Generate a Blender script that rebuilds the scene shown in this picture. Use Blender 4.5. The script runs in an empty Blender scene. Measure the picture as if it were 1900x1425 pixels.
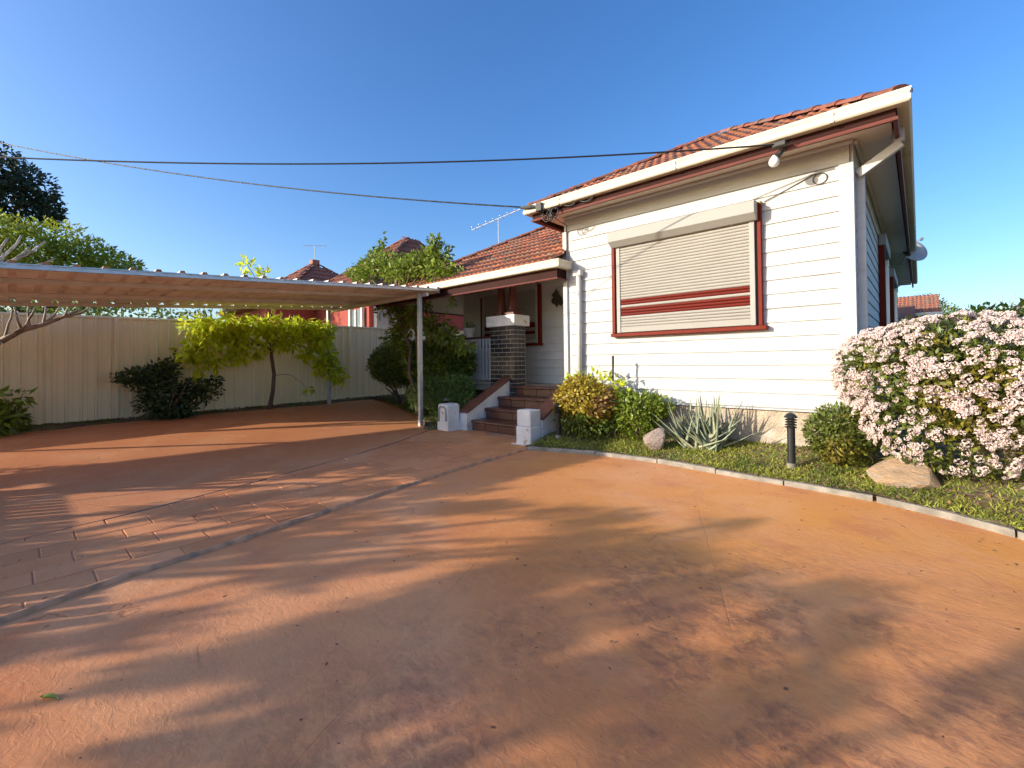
import bpy, bmesh, math, random
import numpy as np
from mathutils import Vector, Matrix, Quaternion

S = bpy.context.scene
COL = S.collection
# ------------------------------------------------------------------ camera
cam = bpy.data.cameras.new('camera')
co = bpy.data.objects.new('camera', cam); COL.objects.link(co)
cam.sensor_width = 36; cam.lens = 838 / 1900 * 36
cam.shift_y = -(712.5 - 661) / 1900
cam.clip_start = .05; cam.clip_end = 2000
co.matrix_world = (Matrix.Translation((0, 0, 1.2)) @ Matrix.Rotation(math.radians(42.1), 4, 'Z')
                   @ Matrix.Rotation(math.pi/2 + .0129, 4, 'X') @ Matrix.Rotation(-.012, 4, 'Z'))
S.camera = co
# ------------------------------------------------------------------ light
SUNV = Vector((-.63, -1, .35)).normalized()          # towards the sun
w = bpy.data.worlds.new('World'); S.world = w; w.use_nodes = True
nt = w.node_tree
sky = nt.nodes.new('ShaderNodeTexSky'); sky.sky_type = 'NISHITA'; sky.sun_disc = False
sky.sun_elevation = math.asin(SUNV.z); sky.sun_rotation = math.atan2(SUNV.x, SUNV.y) % (2*math.pi)
sky.air_density = 1.0; sky.dust_density = 2.0; sky.ozone_density = 3.3
hs = nt.nodes.new('ShaderNodeHueSaturation'); hs.inputs['Saturation'].default_value = 1.22; hs.inputs['Value'].default_value = .86; hs.inputs['Hue'].default_value = .508
nt.links.new(sky.outputs[0], hs.inputs['Color'])
nt.links.new(hs.outputs[0], nt.nodes['Background'].inputs[0])
nt.nodes['Background'].inputs[1].default_value = .15
sl = bpy.data.lights.new('sun', 'SUN'); sl.energy = 2.8; sl.angle = math.radians(.5); sl.color = (1, .90, .74)
so = bpy.data.objects.new('sun', sl); COL.objects.link(so)
so.rotation_euler = (-SUNV).to_track_quat('-Z', 'Y').to_euler()
S.view_settings.view_transform = 'Standard'; S.view_settings.look = 'None'
S.view_settings.exposure = 1.2; S.view_settings.gamma = 1; S.view_settings.use_curve_mapping = False
S.render.engine = 'CYCLES'
S.cycles.max_bounces = 8; S.cycles.transparent_max_bounces = 8

rnd = random.Random(7)
# ------------------------------------------------------------------ materials
def mat(name, col, rough=.6, var=0., vscale=3., col2=None, c2scale=1.5, c2lo=.5, c2hi=.62, bump=0., bscale=40., metal=0.,
        objrand=0., islandrand=0., transl=0., spec=.5, stretch=(1, 1, 1), coat=0., dist=0.01):
    m = bpy.data.materials.new(name); m.use_nodes = True
    t = m.node_tree; N = t.nodes; L = t.links
    b = N['Principled BSDF']
    b.inputs['Roughness'].default_value = rough; b.inputs['Metallic'].default_value = metal
    b.inputs['Specular IOR Level'].default_value = spec
    if coat: b.inputs['Coat Weight'].default_value = coat; b.inputs['Coat Roughness'].default_value = .15
    tc = N.new('ShaderNodeNewGeometry'); mp = N.new('ShaderNodeMapping'); mp.inputs['Scale'].default_value = stretch
    L.new(tc.outputs['Position'], mp.inputs[0])
    cur = N.new('ShaderNodeRGB'); cur.outputs[0].default_value = (*col, 1); cur = cur.outputs[0]
    if col2:
        n = N.new('ShaderNodeTexNoise'); n.inputs['Scale'].default_value = c2scale; n.inputs['Detail'].default_value = 6
        L.new(mp.outputs[0], n.inputs['Vector'])
        r = N.new('ShaderNodeMapRange'); r.inputs[1].default_value = c2lo; r.inputs[2].default_value = c2hi
        L.new(n.outputs['Fac'], r.inputs[0])
        mx = N.new('ShaderNodeMix'); mx.data_type = 'RGBA'; mx.inputs['B'].default_value = (*col2, 1)
        L.new(r.outputs[0], mx.inputs['Factor']); L.new(cur, mx.inputs['A']); cur = mx.outputs['Result']
    fac = None
    def mul(a, bb):
        x = N.new('ShaderNodeMath'); x.operation = 'MULTIPLY'; L.new(a, x.inputs[0]); L.new(bb, x.inputs[1]); return x.outputs[0]
    if var:
        n = N.new('ShaderNodeTexNoise'); n.inputs['Scale'].default_value = vscale; n.inputs['Detail'].default_value = 5
        L.new(mp.outputs[0], n.inputs['Vector'])
        r = N.new('ShaderNodeMapRange'); r.inputs[1].default_value = .3; r.inputs[2].default_value = .7
        r.inputs[3].default_value = 1-var; r.inputs[4].default_value = 1+var
        L.new(n.outputs['Fac'], r.inputs[0]); fac = r.outputs[0]
    for amt, src in ((objrand, 'o'), (islandrand, 'i')):
        if amt:
            if src == 'o': oi = N.new('ShaderNodeObjectInfo').outputs['Random']
            else: oi = tc.outputs['Random Per Island']
            r = N.new('ShaderNodeMapRange'); r.inputs[3].default_value = 1-amt; r.inputs[4].default_value = 1+amt
            L.new(oi, r.inputs[0]); fac = mul(fac, r.outputs[0]) if fac else r.outputs[0]
    if fac:
        hsv = N.new('ShaderNodeHueSaturation'); L.new(cur, hsv.inputs['Color']); L.new(fac, hsv.inputs['Value'])
        if islandrand:
            r = N.new('ShaderNodeMapRange'); r.inputs[3].default_value = .485; r.inputs[4].default_value = .515
            L.new(tc.outputs['Random Per Island'], r.inputs[0]); L.new(r.outputs[0], hsv.inputs['Hue'])
        cur = hsv.outputs[0]
    L.new(cur, b.inputs['Base Color'])
    if bump:
        n = N.new('ShaderNodeTexNoise'); n.inputs['Scale'].default_value = bscale; n.inputs['Detail'].default_value = 4
        L.new(mp.outputs[0], n.inputs['Vector'])
        bp = N.new('ShaderNodeBump'); bp.inputs['Strength'].default_value = bump; bp.inputs['Distance'].default_value = dist
        L.new(n.outputs['Fac'], bp.inputs['Height']); L.new(bp.outputs[0], b.inputs['Normal'])
    if transl:
        tr = N.new('ShaderNodeBsdfTranslucent'); ms = N.new('ShaderNodeMixShader'); ms.inputs[0].default_value = transl
        L.new(cur, tr.inputs[0]); L.new(b.outputs[0], ms.inputs[1]); L.new(tr.outputs[0], ms.inputs[2])
        L.new(ms.outputs[0], N['Material Output'].inputs['Surface'])
    return m

WHITE = mat('white_paint', (.535, .53, .515), .65, .05, 2.2, col2=(.46, .43, .385), c2scale=1.3, c2lo=.60, c2hi=.85, bump=.25, bscale=9, stretch=(1, 1, 6), objrand=.02, spec=.12)
SIDEW = WHITE
CREAM = mat('cream_gutter', (.68, .63, .50), .55, .06, 2, col2=(.5, .43, .32), c2scale=2.4, c2lo=.62, c2hi=.8, bump=.05, bscale=20, spec=.15)
SOFFIT = mat('soffit_paint', (.70, .63, .53), .6, .05, 1.5, bump=.05, bscale=30)
MAROON_SHADED = mat('maroon_fascia_shaded', (.036, .012, .010), .7, .15, 3, spec=.1, bump=.1, bscale=30)  # maroon darkened so the colour holds the shade under the gutter
BROWNCOL = mat('brown_column_paint', (.13, .032, .021), .45, .12, 6, bump=.1, bscale=40)
REDFRAME = mat('red_brown_frame', (.15, .014, .005), .55, .1, 6, spec=.15)
REDSLAT = mat('red_slat', (.13, .010, .004), .55, .06, 6, spec=.15)
SLAT = mat('beige_slat', (.345, .325, .29), .6, .03, 4, objrand=.02, spec=.12)
BOXM = mat('shutter_box_grey', (.36, .35, .325), .6, .03, 4, spec=.12)
STUCCO = mat('rough_stucco', (.46, .37, .27), .9, .18, 9, col2=(.52, .45, .37), c2scale=5, bump=.9, bscale=60, dist=.02)
def tilemat(name, c, c2):
    return mat(name, c, .75, .22, 14, col2=c2, c2scale=5.5, c2lo=.50, c2hi=.66, bump=.5, bscale=55, objrand=.28)
TILE = tilemat('terracotta_tile', (.34, .125, .068), (.22, .16, .115))
RIDGE = tilemat('ridge_tile', (.25, .085, .05), (.15, .10, .075))
NTILE = tilemat('neighbour_tile', (.34, .12, .07), (.20, .10, .075))
FENCE = mat('cream_steel_fence', (.90, .75, .48), .45, .05, 1.2, col2=(.45, .32, .18), c2scale=1.6, c2lo=.66, c2hi=.85, stretch=(1, 1, .25))
GALV = mat('galvanised_steel', (.55, .58, .60), .38, .12, 9, metal=.55, bump=.05, bscale=30)
SHEET = mat('roof_sheet_steel', (.86, .78, .69), .5, .10, 3, metal=.0, col2=(.62, .48, .36), c2scale=2, c2lo=.55, c2hi=.75)
BEAM = mat('carport_beam', (.74, .68, .60), .5, .08, 5, metal=.2)
BRICK = mat('dark_glazed_brick', (.022, .024, .032), .28, .3, 20, objrand=.5, bump=.15, bscale=60)
MORTAR = mat('tan_mortar', (.50, .40, .29), .9, .12, 20, bump=.6, bscale=90)
PLASTER = mat('white_plaster', (.80, .77, .72), .75, .10, 5, col2=(.50, .36, .26), c2scale=7, c2lo=.64, c2hi=.72, bump=.5, bscale=26, dist=.015)
STEPT = mat('brown_step_tile', (.125, .048, .031), .35, .25, 9, objrand=.18, bump=.15, bscale=30)
CAPT = mat('brown_cap', (.20, .075, .045), .45, .25, 6, bump=.3, bscale=30, stretch=(1, 1, 1))
GROUT = mat('dark_grout', (.06, .035, .03), .9)
CONC = mat('kerb_concrete', (.27, .24, .195), .9, .35, 7, col2=(.25, .20, .15), c2scale=5, c2lo=.55, c2hi=.7, bump=.7, bscale=50, objrand=.12)
EDGEM = mat('path_edge_concrete', (.56, .29, .165), .9, .3, 9, col2=(.30, .20, .14), c2scale=6, c2lo=.5, c2hi=.65, bump=.6, bscale=45, spec=.08)
EDGED = mat('dark_joint', (.11, .09, .08), .85, .3, 9, bump=.5, bscale=45)
SOIL = mat('soil', (.15, .10, .055), .95, .4, 9, col2=(.16, .17, .04), c2scale=4, bump=1, bscale=35, dist=.03)
GRASSG = mat('lawn_ground', (.10, .12, .04), .95, .3, 5, bump=.6, bscale=30)
BARK = mat('bark', (.14, .095, .065), .85, .3, 14, bump=.8, bscale=40, dist=.01)
PALEBARK = mat('pale_bark', (.36, .30, .25), .7, .3, 9, col2=(.20, .14, .10), c2scale=6, bump=.5, bscale=30)
BLACK = mat('black_metal', (.018, .020, .022), .35, .2, 9)
CABLE = mat('black_cable', (.012, .012, .014), .5)
CABLEG = mat('grey_cable', (.06, .06, .055), .7)
DARKIN = mat('dark_inside', (.02, .018, .016), .8)
ROCKM = mat('rock', (.32, .245, .20), .85, .25, 9, col2=(.22, .17, .15), c2scale=8, bump=.8, bscale=30, dist=.02)
FLATROCK = mat('sandstone', (.36, .24, .14), .85, .2, 6, col2=(.34, .25, .18), c2scale=5, bump=.7, bscale=25, stretch=(1, 3, 5), dist=.02)
REDWALL = mat('red_render_wall', (.34, .065, .048), .85, .1, 4, bump=.4, bscale=40)
PINKWALL = mat('pink_render', (.62, .36, .32), .85, .1, 4)
GLASS = mat('window_glass', (.20, .24, .26), .06, .1, 3, spec=.9)
DISHM = mat('dish_grey', (.42, .42, .42), .45, .08, 5)
ALU = mat('aluminium', (.62, .63, .64), .35, metal=.7)
POTW = mat('white_pot', (.70, .67, .60), .5, .08, 6)
POTT = mat('terracotta_pot', (.38, .17, .11), .7, .15, 8)
BRASS = mat('bronze_ornament', (.05, .05, .03), .5, .4, 20, metal=.3)
BULB = mat('bulb_glass', (.85, .85, .82), .08, spec=.9)
BRASSK = mat('brass_knob', (.45, .30, .10), .35, metal=.8)
def leafm(name, c, tr=.35, rough=.45, isl=.35, c2=None):
    return mat(name, c, rough, .0, 3, islandrand=isl, transl=tr, col2=c2, c2scale=2.5, spec=.4)
L_YEL = leafm('leaf_yellow_green', (.62, .68, .045), .55, .4)
L_MID = leafm('leaf_mid_green', (.20, .26, .03), .35, .38, .4)
L_DARK = leafm('leaf_dark_green', (.045, .08, .022), .2, .35, .35)
L_HEDGE = leafm('leaf_hedge', (.09, .14, .018), .35, .4, .35, c2=(.20, .23, .025))
L_FERN = leafm('leaf_fern', (.13, .21, .05), .35, .5, .3)
L_GOLD = leafm('leaf_gold', (.42, .32, .035), .3, .45, .4, c2=(.30, .17, .06))
L_SHRUB = leafm('leaf_olive', (.13, .16, .028), .3, .4, .4, c2=(.24, .20, .03))
L_TREE = leafm('leaf_tree', (.34, .38, .035), .45, .5, .35, c2=(.15, .19, .025))
L_FARD = leafm('leaf_far_dark', (.035, .05, .022), .15, .6, .3)
L_BROWN = leafm('leaf_dry', (.22, .12, .06), .2, .7, .3)
PETAL = leafm('petal_pink', (.76, .62, .58), .25, .6, .12)
ALOE = mat('aloe_leaf', (.21, .245, .155), .45, .15, 6, col2=(.33, .32, .19), c2scale=4, objrand=.2, bump=.05)
GRASSM = leafm('grass_blade', (.34, .35, .055), .4, .6, .5, c2=(.18, .22, .035))
FLAGL = leafm('small_leaf_litter', (.25, .15, .07), .1, .8, .4)

# --- sealed, stamped terracotta concrete
def drive_mat(name, red=0., objrand=0.):
    m = bpy.data.materials.new(name); m.use_nodes = True
    t = m.node_tree; N = t.nodes; L = t.links; b = N['Principled BSDF']
    g = N.new('ShaderNodeNewGeometry'); P = g.outputs['Position']
    def noise(sc, det=5, rough=.5, dist=0., vec=P, scale3=None):
        n = N.new('ShaderNodeTexNoise'); n.inputs['Scale'].default_value = sc; n.inputs['Detail'].default_value = det
        n.inputs['Roughness'].default_value = rough; n.inputs['Distortion'].default_value = dist
        if scale3:
            mp = N.new('ShaderNodeMapping'); mp.inputs['Scale'].default_value = scale3; mp.inputs['Rotation'].default_value = (0, 0, .5)
            L.new(vec, mp.inputs[0]); vec = mp.outputs[0]
        L.new(vec, n.inputs['Vector']); return n.outputs['Fac']
    def rng(x, a, bb, c=0., d=1.):
        r = N.new('ShaderNodeMapRange'); r.inputs[1].default_value = a; r.inputs[2].default_value = bb
        r.inputs[3].default_value = c; r.inputs[4].default_value = d; L.new(x, r.inputs[0]); return r.outputs[0]
    def mix(f, a, bb):
        x = N.new('ShaderNodeMix'); x.data_type = 'RGBA'; L.new(f, x.inputs['Factor'])
        for s, v in (('A', a), ('B', bb)):
            if isinstance(v, tuple): x.inputs[s].default_value = (*v, 1)
            else: L.new(v, x.inputs[s])
        return x.outputs['Result']
    def math_(op, a, bb):
        x = N.new('ShaderNodeMath'); x.operation = op
        for i, v in enumerate((a, bb)):
            if isinstance(v, (float, int)): x.inputs[i].default_value = v
            else: L.new(v, x.inputs[i])
        return x.outputs[0]
    sep = N.new('ShaderNodeSeparateXYZ'); L.new(P, sep.inputs[0])
    # ochre sealer near the garden bed, redder older colour towards the gate (a real change of the pigment)
    yy = math_('ADD', sep.outputs['Y'], math_('MULTIPLY', sep.outputs['X'], .25))
    f = rng(math_('ADD', yy, math_('MULTIPLY', noise(.9, 4), 1.6)), 1.2, 4.6)
    c = mix(f, (.60, .212, .082), (.70, .30, .078))
    c = mix(rng(noise(.55, 4), .42, .62, 0, .8), c, (.70, .30, .125))
    c = mix(rng(noise(1.7, 6, .6), .52, .70, 0, .6), c, (.50, .17, .09))
    fx = rng(sep.outputs['X'], -2.2, -4.6); c = mix(math_('MULTIPLY', fx, .55), c, (.66, .28, .135))
    fine = noise(14, 8, .65, 1.5)
    c = mix(rng(fine, .55, .72, 0, .45), c, (.74, .36, .18))
    # pale sheen painted into the colour as soft noise patches
    c = mix(math_('MULTIPLY', rng(noise(.75, 5, .6, .5), .50, .66), .55), c, (.74, .38, .20))
    # faint stamped slab grooves
    def groove(ax, ay, per, off):
        l = math_('ADD', math_('MULTIPLY', sep.outputs['X'], ax/per), math_('MULTIPLY', sep.outputs['Y'], ay/per))
        l = math_('ADD', math_('ADD', l, off), math_('MULTIPLY', noise(3, 3), .02))
        fr = N.new('ShaderNodeMath'); fr.operation = 'FRACT'; L.new(l, fr.inputs[0])
        a = N.new('ShaderNodeMath'); a.operation = 'ABSOLUTE'; L.new(math_('SUBTRACT', fr.outputs[0], .5), a.inputs[0])
        return rng(a.outputs[0], 0., .0045, 1, 0)
    gv = math_('MAXIMUM', groove(.91, .41, 1.35, .27), groove(-.41, .91, 1.9, .1))
    gv = math_('MULTIPLY', gv, rng(noise(1.1, 3), .42, .56))
    c = mix(math_('MULTIPLY', gv, .18), c, (.20, .09, .055))
    # grey brown wear at the near right, its colour deepened for the shade there
    wear = math_('MULTIPLY', rng(noise(1.3, 5, .6, .8), .40, .56), rng(sep.outputs['X'], -2.2, -.9))
    wear = math_('MULTIPLY', wear, rng(sep.outputs['Y'], 3.7, 2.3))
    thin = rng(noise(11, 9, .75, .5, scale3=(1, 1.3, 1)), .40, .60)
    c = mix(math_('MULTIPLY', math_('MULTIPLY', wear, thin), .75), c, (.20, .085, .06))
    spots = rng(noise(22, 2, .4), .73, .76); c = mix(math_('MULTIPLY', spots, .8), c, (.08, .04, .03))
    lt = rng(noise(30, 3, .5), .74, .79); c = mix(math_('MULTIPLY', lt, .6), c, (.7, .42, .28))
    # dark hairlines
    v = N.new('ShaderNodeTexVoronoi'); v.feature = 'DISTANCE_TO_EDGE'; v.inputs['Scale'].default_value = .75
    dv = N.new('ShaderNodeVectorMath'); dv.operation = 'ADD'
    nn = N.new('ShaderNodeTexNoise'); nn.inputs['Scale'].default_value = 2.5; nn.inputs['Detail'].default_value = 4; L.new(P, nn.inputs['Vector'])
    sc = N.new('ShaderNodeVectorMath'); sc.operation = 'SCALE'; sc.inputs['Scale'].default_value = .45
    L.new(nn.outputs['Color'], sc.inputs[0]); L.new(P, dv.inputs[0]); L.new(sc.outputs[0], dv.inputs[1]); L.new(dv.outputs[0], v.inputs['Vector'])
    crack = rng(v.outputs['Distance'], 0., .006, 1, 0)
    crack = math_('MULTIPLY', crack, rng(noise(.8, 2), .58, .66))
    c = mix(math_('MULTIPLY', crack, .55), c, (.16, .07, .045))
    if objrand:
        oi = N.new('ShaderNodeObjectInfo'); hv = N.new('ShaderNodeHueSaturation')
        L.new(rng(oi.outputs['Random'], 0, 1, 1-objrand, 1+objrand), hv.inputs['Value']); L.new(c, hv.inputs['Color']); c = hv.outputs[0]
    L.new(c, b.inputs['Base Color'])
    L.new(rng(noise(5, 5), .3, .7, .48, .70), b.inputs['Roughness']); b.inputs['Specular IOR Level'].default_value = .16
    # slate-skin relief
    skin = noise(17, 7, .62, .7, scale3=(1, 1.7, 1))
    h = math_('ADD', math_('MULTIPLY', skin, 1.0), math_('MULTIPLY', noise(38, 3, .6, .5), .16))
    h = math_('ADD', h, math_('MULTIPLY', noise(1.2, 3), 2.5))
    h = math_('SUBTRACT', h, math_('MULTIPLY', crack, .35)); h = math_('SUBTRACT', h, math_('MULTIPLY', gv, .35))
    h = math_('SUBTRACT', h, math_('MULTIPLY', spots, .35))
    v2 = N.new('ShaderNodeTexVoronoi'); v2.feature = 'DISTANCE_TO_EDGE'; v2.inputs['Scale'].default_value = 7
    L.new(dv.outputs[0], v2.inputs['Vector'])
    h = math_('ADD', h, math_('MULTIPLY', rng(v2.outputs['Distance'], 0, .03, 1, 0), .10))
    bp = N.new('ShaderNodeBump'); bp.inputs['Strength'].default_value = .55; bp.inputs['Distance'].default_value = .006
    L.new(h, bp.inputs['Height']); L.new(bp.outputs[0], b.inputs['Normal'])
    return m
DRIVE = drive_mat('terracotta_concrete')
PAVER = drive_mat('terracotta_stamped', objrand=.10)

# ------------------------------------------------------------------ mesh helpers
class MB:
    def __init__(s): s.v = []; s.f = []
    def add(s, vs, fs):
        o = len(s.v); s.v += [tuple(map(float, p)) for p in vs]; s.f += [tuple(i+o for i in q) for q in fs]; return s
    def box(s, x0, y0, z0, x1, y1, z1):
        return s.add([(x0, y0, z0), (x1, y0, z0), (x1, y1, z0), (x0, y1, z0), (x0, y0, z1), (x1, y0, z1), (x1, y1, z1), (x0, y1, z1)],
                     [(0, 3, 2, 1), (4, 5, 6, 7), (0, 1, 5, 4), (1, 2, 6, 5), (2, 3, 7, 6), (3, 0, 4, 7)])
    def cyl(s, p0, p1, r0, r1=None, n=12): return s.tube([p0, p1], [r0, r0 if r1 is None else r1], n)
    def tube(s, pts, rad, n=8, cap=True):
        pts = [Vector(p) for p in pts]
        if not hasattr(rad, '__len__'): rad = [rad]*len(pts)
        o = len(s.v); up = None
        for i, p in enumerate(pts):
            d = (pts[min(i+1, len(pts)-1)] - pts[max(i-1, 0)]).normalized()
            if up is None: up = d.orthogonal().normalized()
            up = (up - d*up.dot(d)).normalized(); sd = d.cross(up)
            for k in range(n):
                a = 2*math.pi*k/n; q = p + (up*math.cos(a)+sd*math.sin(a))*rad[i]; s.v.append(tuple(q))
        for i in range(len(pts)-1):
            for k in range(n):
                a = o+i*n+k; b = o+i*n+(k+1) % n; s.f.append((a, b, b+n, a+n))
        if cap:
            s.f.append(tuple(o+k for k in reversed(range(n)))); s.f.append(tuple(o+(len(pts)-1)*n+k for k in range(n)))
        return s
    def prism(s, poly, d):           # poly: 3-D points (ccw seen from -d side reversed), extruded along d
        n = len(poly); d = Vector(d); a = [Vector(p) for p in poly]; b = [p+d for p in a]
        return s.add(a+b, [tuple(reversed(range(n)))] + [tuple(range(n, 2*n))] + [(i, (i+1) % n, n+(i+1) % n, n+i) for i in range(n)])
    def lathe(s, prof, c, n=24):     # prof: (r, z)
        o = len(s.v)
        for r, z in prof:
            for k in range(n):
                a = 2*math.pi*k/n; s.v.append((c[0]+r*math.cos(a), c[1]+r*math.sin(a), c[2]+z))
        for i in range(len(prof)-1):
            for k in range(n):
                a = o+i*n+k; b = o+i*n+(k+1) % n; s.f.append((a, b, b+n, a+n))
        s.f.append(tuple(o+k for k in reversed(range(n)))); s.f.append(tuple(o+(len(prof)-1)*n+k for k in range(n)))
        return s
    def mesh(s, name, m, bevel=0., smooth=False, origin=(0, 0, 0), fix=True):
        me = bpy.data.meshes.new(name)
        ox, oy, oz = origin
        me.from_pydata([(x-ox, y-oy, z-oz) for x, y, z in s.v], [], s.f)
        if fix or bevel:
            bm = bmesh.new(); bm.from_mesh(me)
            if fix: bmesh.ops.recalc_face_normals(bm, faces=bm.faces)
            if bevel: bmesh.ops.bevel(bm, geom=bm.edges[:], offset=bevel, segments=1, affect='EDGES', clamp_overlap=True)
            bm.to_mesh(me); bm.free()
        if m: me.materials.append(m)
        if smooth:
            for p in me.polygons: p.use_smooth = True
        return me
    def build(s, name, m, parent=None, bevel=0., smooth=False, fix=True):
        o = worldloc(parent)
        return link(name, s.mesh(name, m, bevel, smooth, o, fix), parent)
ROOTLOC = {}
def worldloc(o):
    while o is not None:
        if o.name in ROOTLOC: return ROOTLOC[o.name]
        o = o.parent
    return (0, 0, 0)
def link(name, me, parent=None, loc=None, rot=None):
    ob = bpy.data.objects.new(name, me); COL.objects.link(ob); ob.parent = parent
    if loc is not None:
        wl = worldloc(parent); ob.location = (loc[0]-wl[0], loc[1]-wl[1], loc[2]-wl[2])
    if rot is not None:
        ob.rotation_mode = 'QUATERNION'; ob.rotation_quaternion = rot
    return ob
def thing(name, label, cat, loc=(0, 0, 0), group=None):
    o = bpy.data.objects.new(name, None); COL.objects.link(o); o.location = loc; o.empty_display_size = .2
    ROOTLOC[o.name] = tuple(loc); o['label'] = label; o['category'] = cat
    if group: o['group'] = group
    return o
def struct(o): o['kind'] = 'structure'; return o
def stuff(o): o['kind'] = 'stuff'; return o
def box(name, b, m, parent, bevel=0.): return MB().box(*b).build(name, m, parent, bevel)

def gz(x, y):                       # driveway rises a little towards the left fence
    z = 0.
    if x < -7: z += min(1, (-7-x)/3.8)*.17
    if x < -7: z += max(0, min(1, (-7-x)/4.4))*max(0, y-1)*.014
    return z

# ------------------------------------------------------------------ foliage
def rand_dirs(r, n):
    v = r.normal(size=(n, 3)); return v/np.linalg.norm(v, axis=1)[:, None]
def leaves_mesh(name, pos, axis, size, wid, m, seed=0, fold=.25, nrm=None):
    """one folded leaf (two quads) per point; islands stay separate"""
    r = np.random.default_rng(seed); n = len(pos)
    axis = axis/np.linalg.norm(axis, axis=1)[:, None]
    q = r.normal(size=(n, 3)) if nrm is None else nrm
    side = np.cross(axis, q); side /= np.linalg.norm(side, axis=1)[:, None]+1e-9
    up = np.cross(side, axis)
    L = size*(.65+.7*r.random(n))[:, None]; W = L*wid
    a = pos; tip = pos+axis*L; mid = pos+axis*L*.5 - up*W*fold
    l = pos+axis*L*.42+side*W*.5+up*W*fold*.5; rr = pos+axis*L*.42-side*W*.5+up*W*fold*.5
    V = np.stack([a, l, tip, rr], 1).reshape(-1, 3)
    me = bpy.data.meshes.new(name); me.vertices.add(4*n); me.vertices.foreach_set('co', V.ravel().astype('f'))
    base = np.arange(n)*4
    T = np.stack([base, base+1, base+2, base, base+2, base+3], 1).ravel()
    me.loops.add(6*n); me.loops.foreach_set('vertex_index', T.astype('i'))
    me.polygons.add(2*n); me.polygons.foreach_set('loop_start', (np.arange(2*n)*3).astype('i'))
    me.polygons.foreach_set('loop_total', np.full(2*n, 3, 'i'))
    me.update(calc_edges=True); me.materials.append(m); return me
def foliage(name, clumps, leaf, wid, m, parent, seed=1, droop=.2, shell=.55, out=.7, lump=.22, dens=1.):
    """clumps: (x,y,z,rx,ry,rz,n) in world coordinates"""
    r = np.random.default_rng(seed); P = []; A = []
    for (x, y, z, rx, ry, rz, n) in clumps:
        n = int(n*dens); d = rand_dirs(r, n)
        rad = shell+(1-shell)*r.random(n)**.6
        deep = r.random(n) < .22; rad[deep] = r.random(deep.sum())*shell
        # uneven outline: lumps
        k = rand_dirs(r, 9); kd = (d @ k.T).max(1); rad = rad*(1-lump + lump*1.6*np.clip((kd-.55)/.45, 0, 1))
        p = np.array([x, y, z])+d*rad[:, None]*np.array([rx, ry, rz])
        a = d*out+rand_dirs(r, n)*.8; a[:, 2] -= droop
        P.append(p); A.append(a)
    P = np.concatenate(P); A = np.concatenate(A)
    o = np.array(worldloc(parent))
    return link(name, leaves_mesh(name, P-o, A, leaf, wid, m, seed), parent)
def branchy(name, paths, m, parent, n=7):
    b = MB()
    for pts, r0, r1 in paths:
        k = len(pts); b.tube(pts, [r0+(r1-r0)*i/(k-1) for i in range(k)], n)
    return b.build(name, m, parent, smooth=True, fix=False)
def curve(p0, p1, sag=0., n=8, wob=0., seed=0):
    r = random.Random(seed); p0 = Vector(p0); p1 = Vector(p1); out = []
    for i in range(n+1):
        t = i/n; p = p0.lerp(p1, t); p.z -= sag*4*t*(1-t)
        if wob and 0 < i < n: p += Vector((r.uniform(-wob, wob), r.uniform(-wob, wob), r.uniform(-wob, wob)))
        out.append(p)
    return out

# ================================================================== GROUND
g = MB(); g.add([(-400, -400, -.03), (400, -400, -.03), (400, 400, -.03), (-400, 400, -.03)], [(0, 1, 2, 3)])
struct(g.build('ground', GRASSG, fix=False))
b = MB(); nx, ny = 60, 50; x0, x1, y0, y1 = -11.9, 9, -9., 9.
for j in range(ny+1):
    for i in range(nx+1):
        x = x0+(x1-x0)*i/nx; y = y0+(y1-y0)*j/ny; b.v.append((x, y, gz(x, y)))
for j in range(ny):
    for i in range(nx):
        a = j*(nx+1)+i; b.f.append((a, a+1, a+nx+2, a+nx+1))
struct(b.build('driveway', DRIVE, smooth=True, fix=False))

# stamped path between two joints
PA = [(-4.05, -3.), (-4.35, -1.), (-4.63, -.05), (-4.80, .79), (-5.10, 1.8), (-5.44, 2.83), (-5.95, 4.0), (-6.52, 5.03), (-6.9, 5.7)]
PB = [(-2.75, -3.), (-3.05, -1.), (-3.24, -.04), (-3.37, .39), (-3.48, 1.13), (-3.63, 1.89), (-3.86, 3.32), (-3.99, 4.56), (-4.05, 5.2)]
def xat(pl, y):
    for (xa, ya), (xb, yb) in zip(pl, pl[1:]):
        if ya <= y <= yb: return xa+(xb-xa)*(y-ya)/(yb-ya)
    return pl[0][0] if y < pl[0][1] else pl[-1][0]
b = MB(); ys = [-3+i*.25 for i in range(35)]
for y in ys:
    for k in range(9):
        x = xat(PA, y)+(xat(PB, y)-xat(PA, y))*k/8; b.v.append((x, y, gz(x, y)+.004))
for j in range(len(ys)-1):
    for k in range(8):
        a = j*9+k; b.f.append((a, a+1, a+10, a+9))
path = struct(b.build('path', EDGEM, fix=False)); path.name = 'path'
def clip(poly, p, nrm):
    out = []
    for i in range(len(poly)):
        a = poly[i]; c = poly[(i+1) % len(poly)]
        da = (a[0]-p[0])*nrm[0]+(a[1]-p[1])*nrm[1]; dc = (c[0]-p[0])*nrm[0]+(c[1]-p[1])*nrm[1]
        if da >= 0: out.append(a)
        if da*dc < 0: t = da/(da-dc); out.append((a[0]+(c[0]-a[0])*t, a[1]+(c[1]-a[1])*t))
    return out
def side_line(pl, y):
    xa, xb = xat(pl, y-.2), xat(pl, y+.2); d = Vector((xb-xa, .4)).normalized(); return (xat(pl, y), y), (d.y, -d.x)
cw, cl = .235, .42; k = 0
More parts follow.
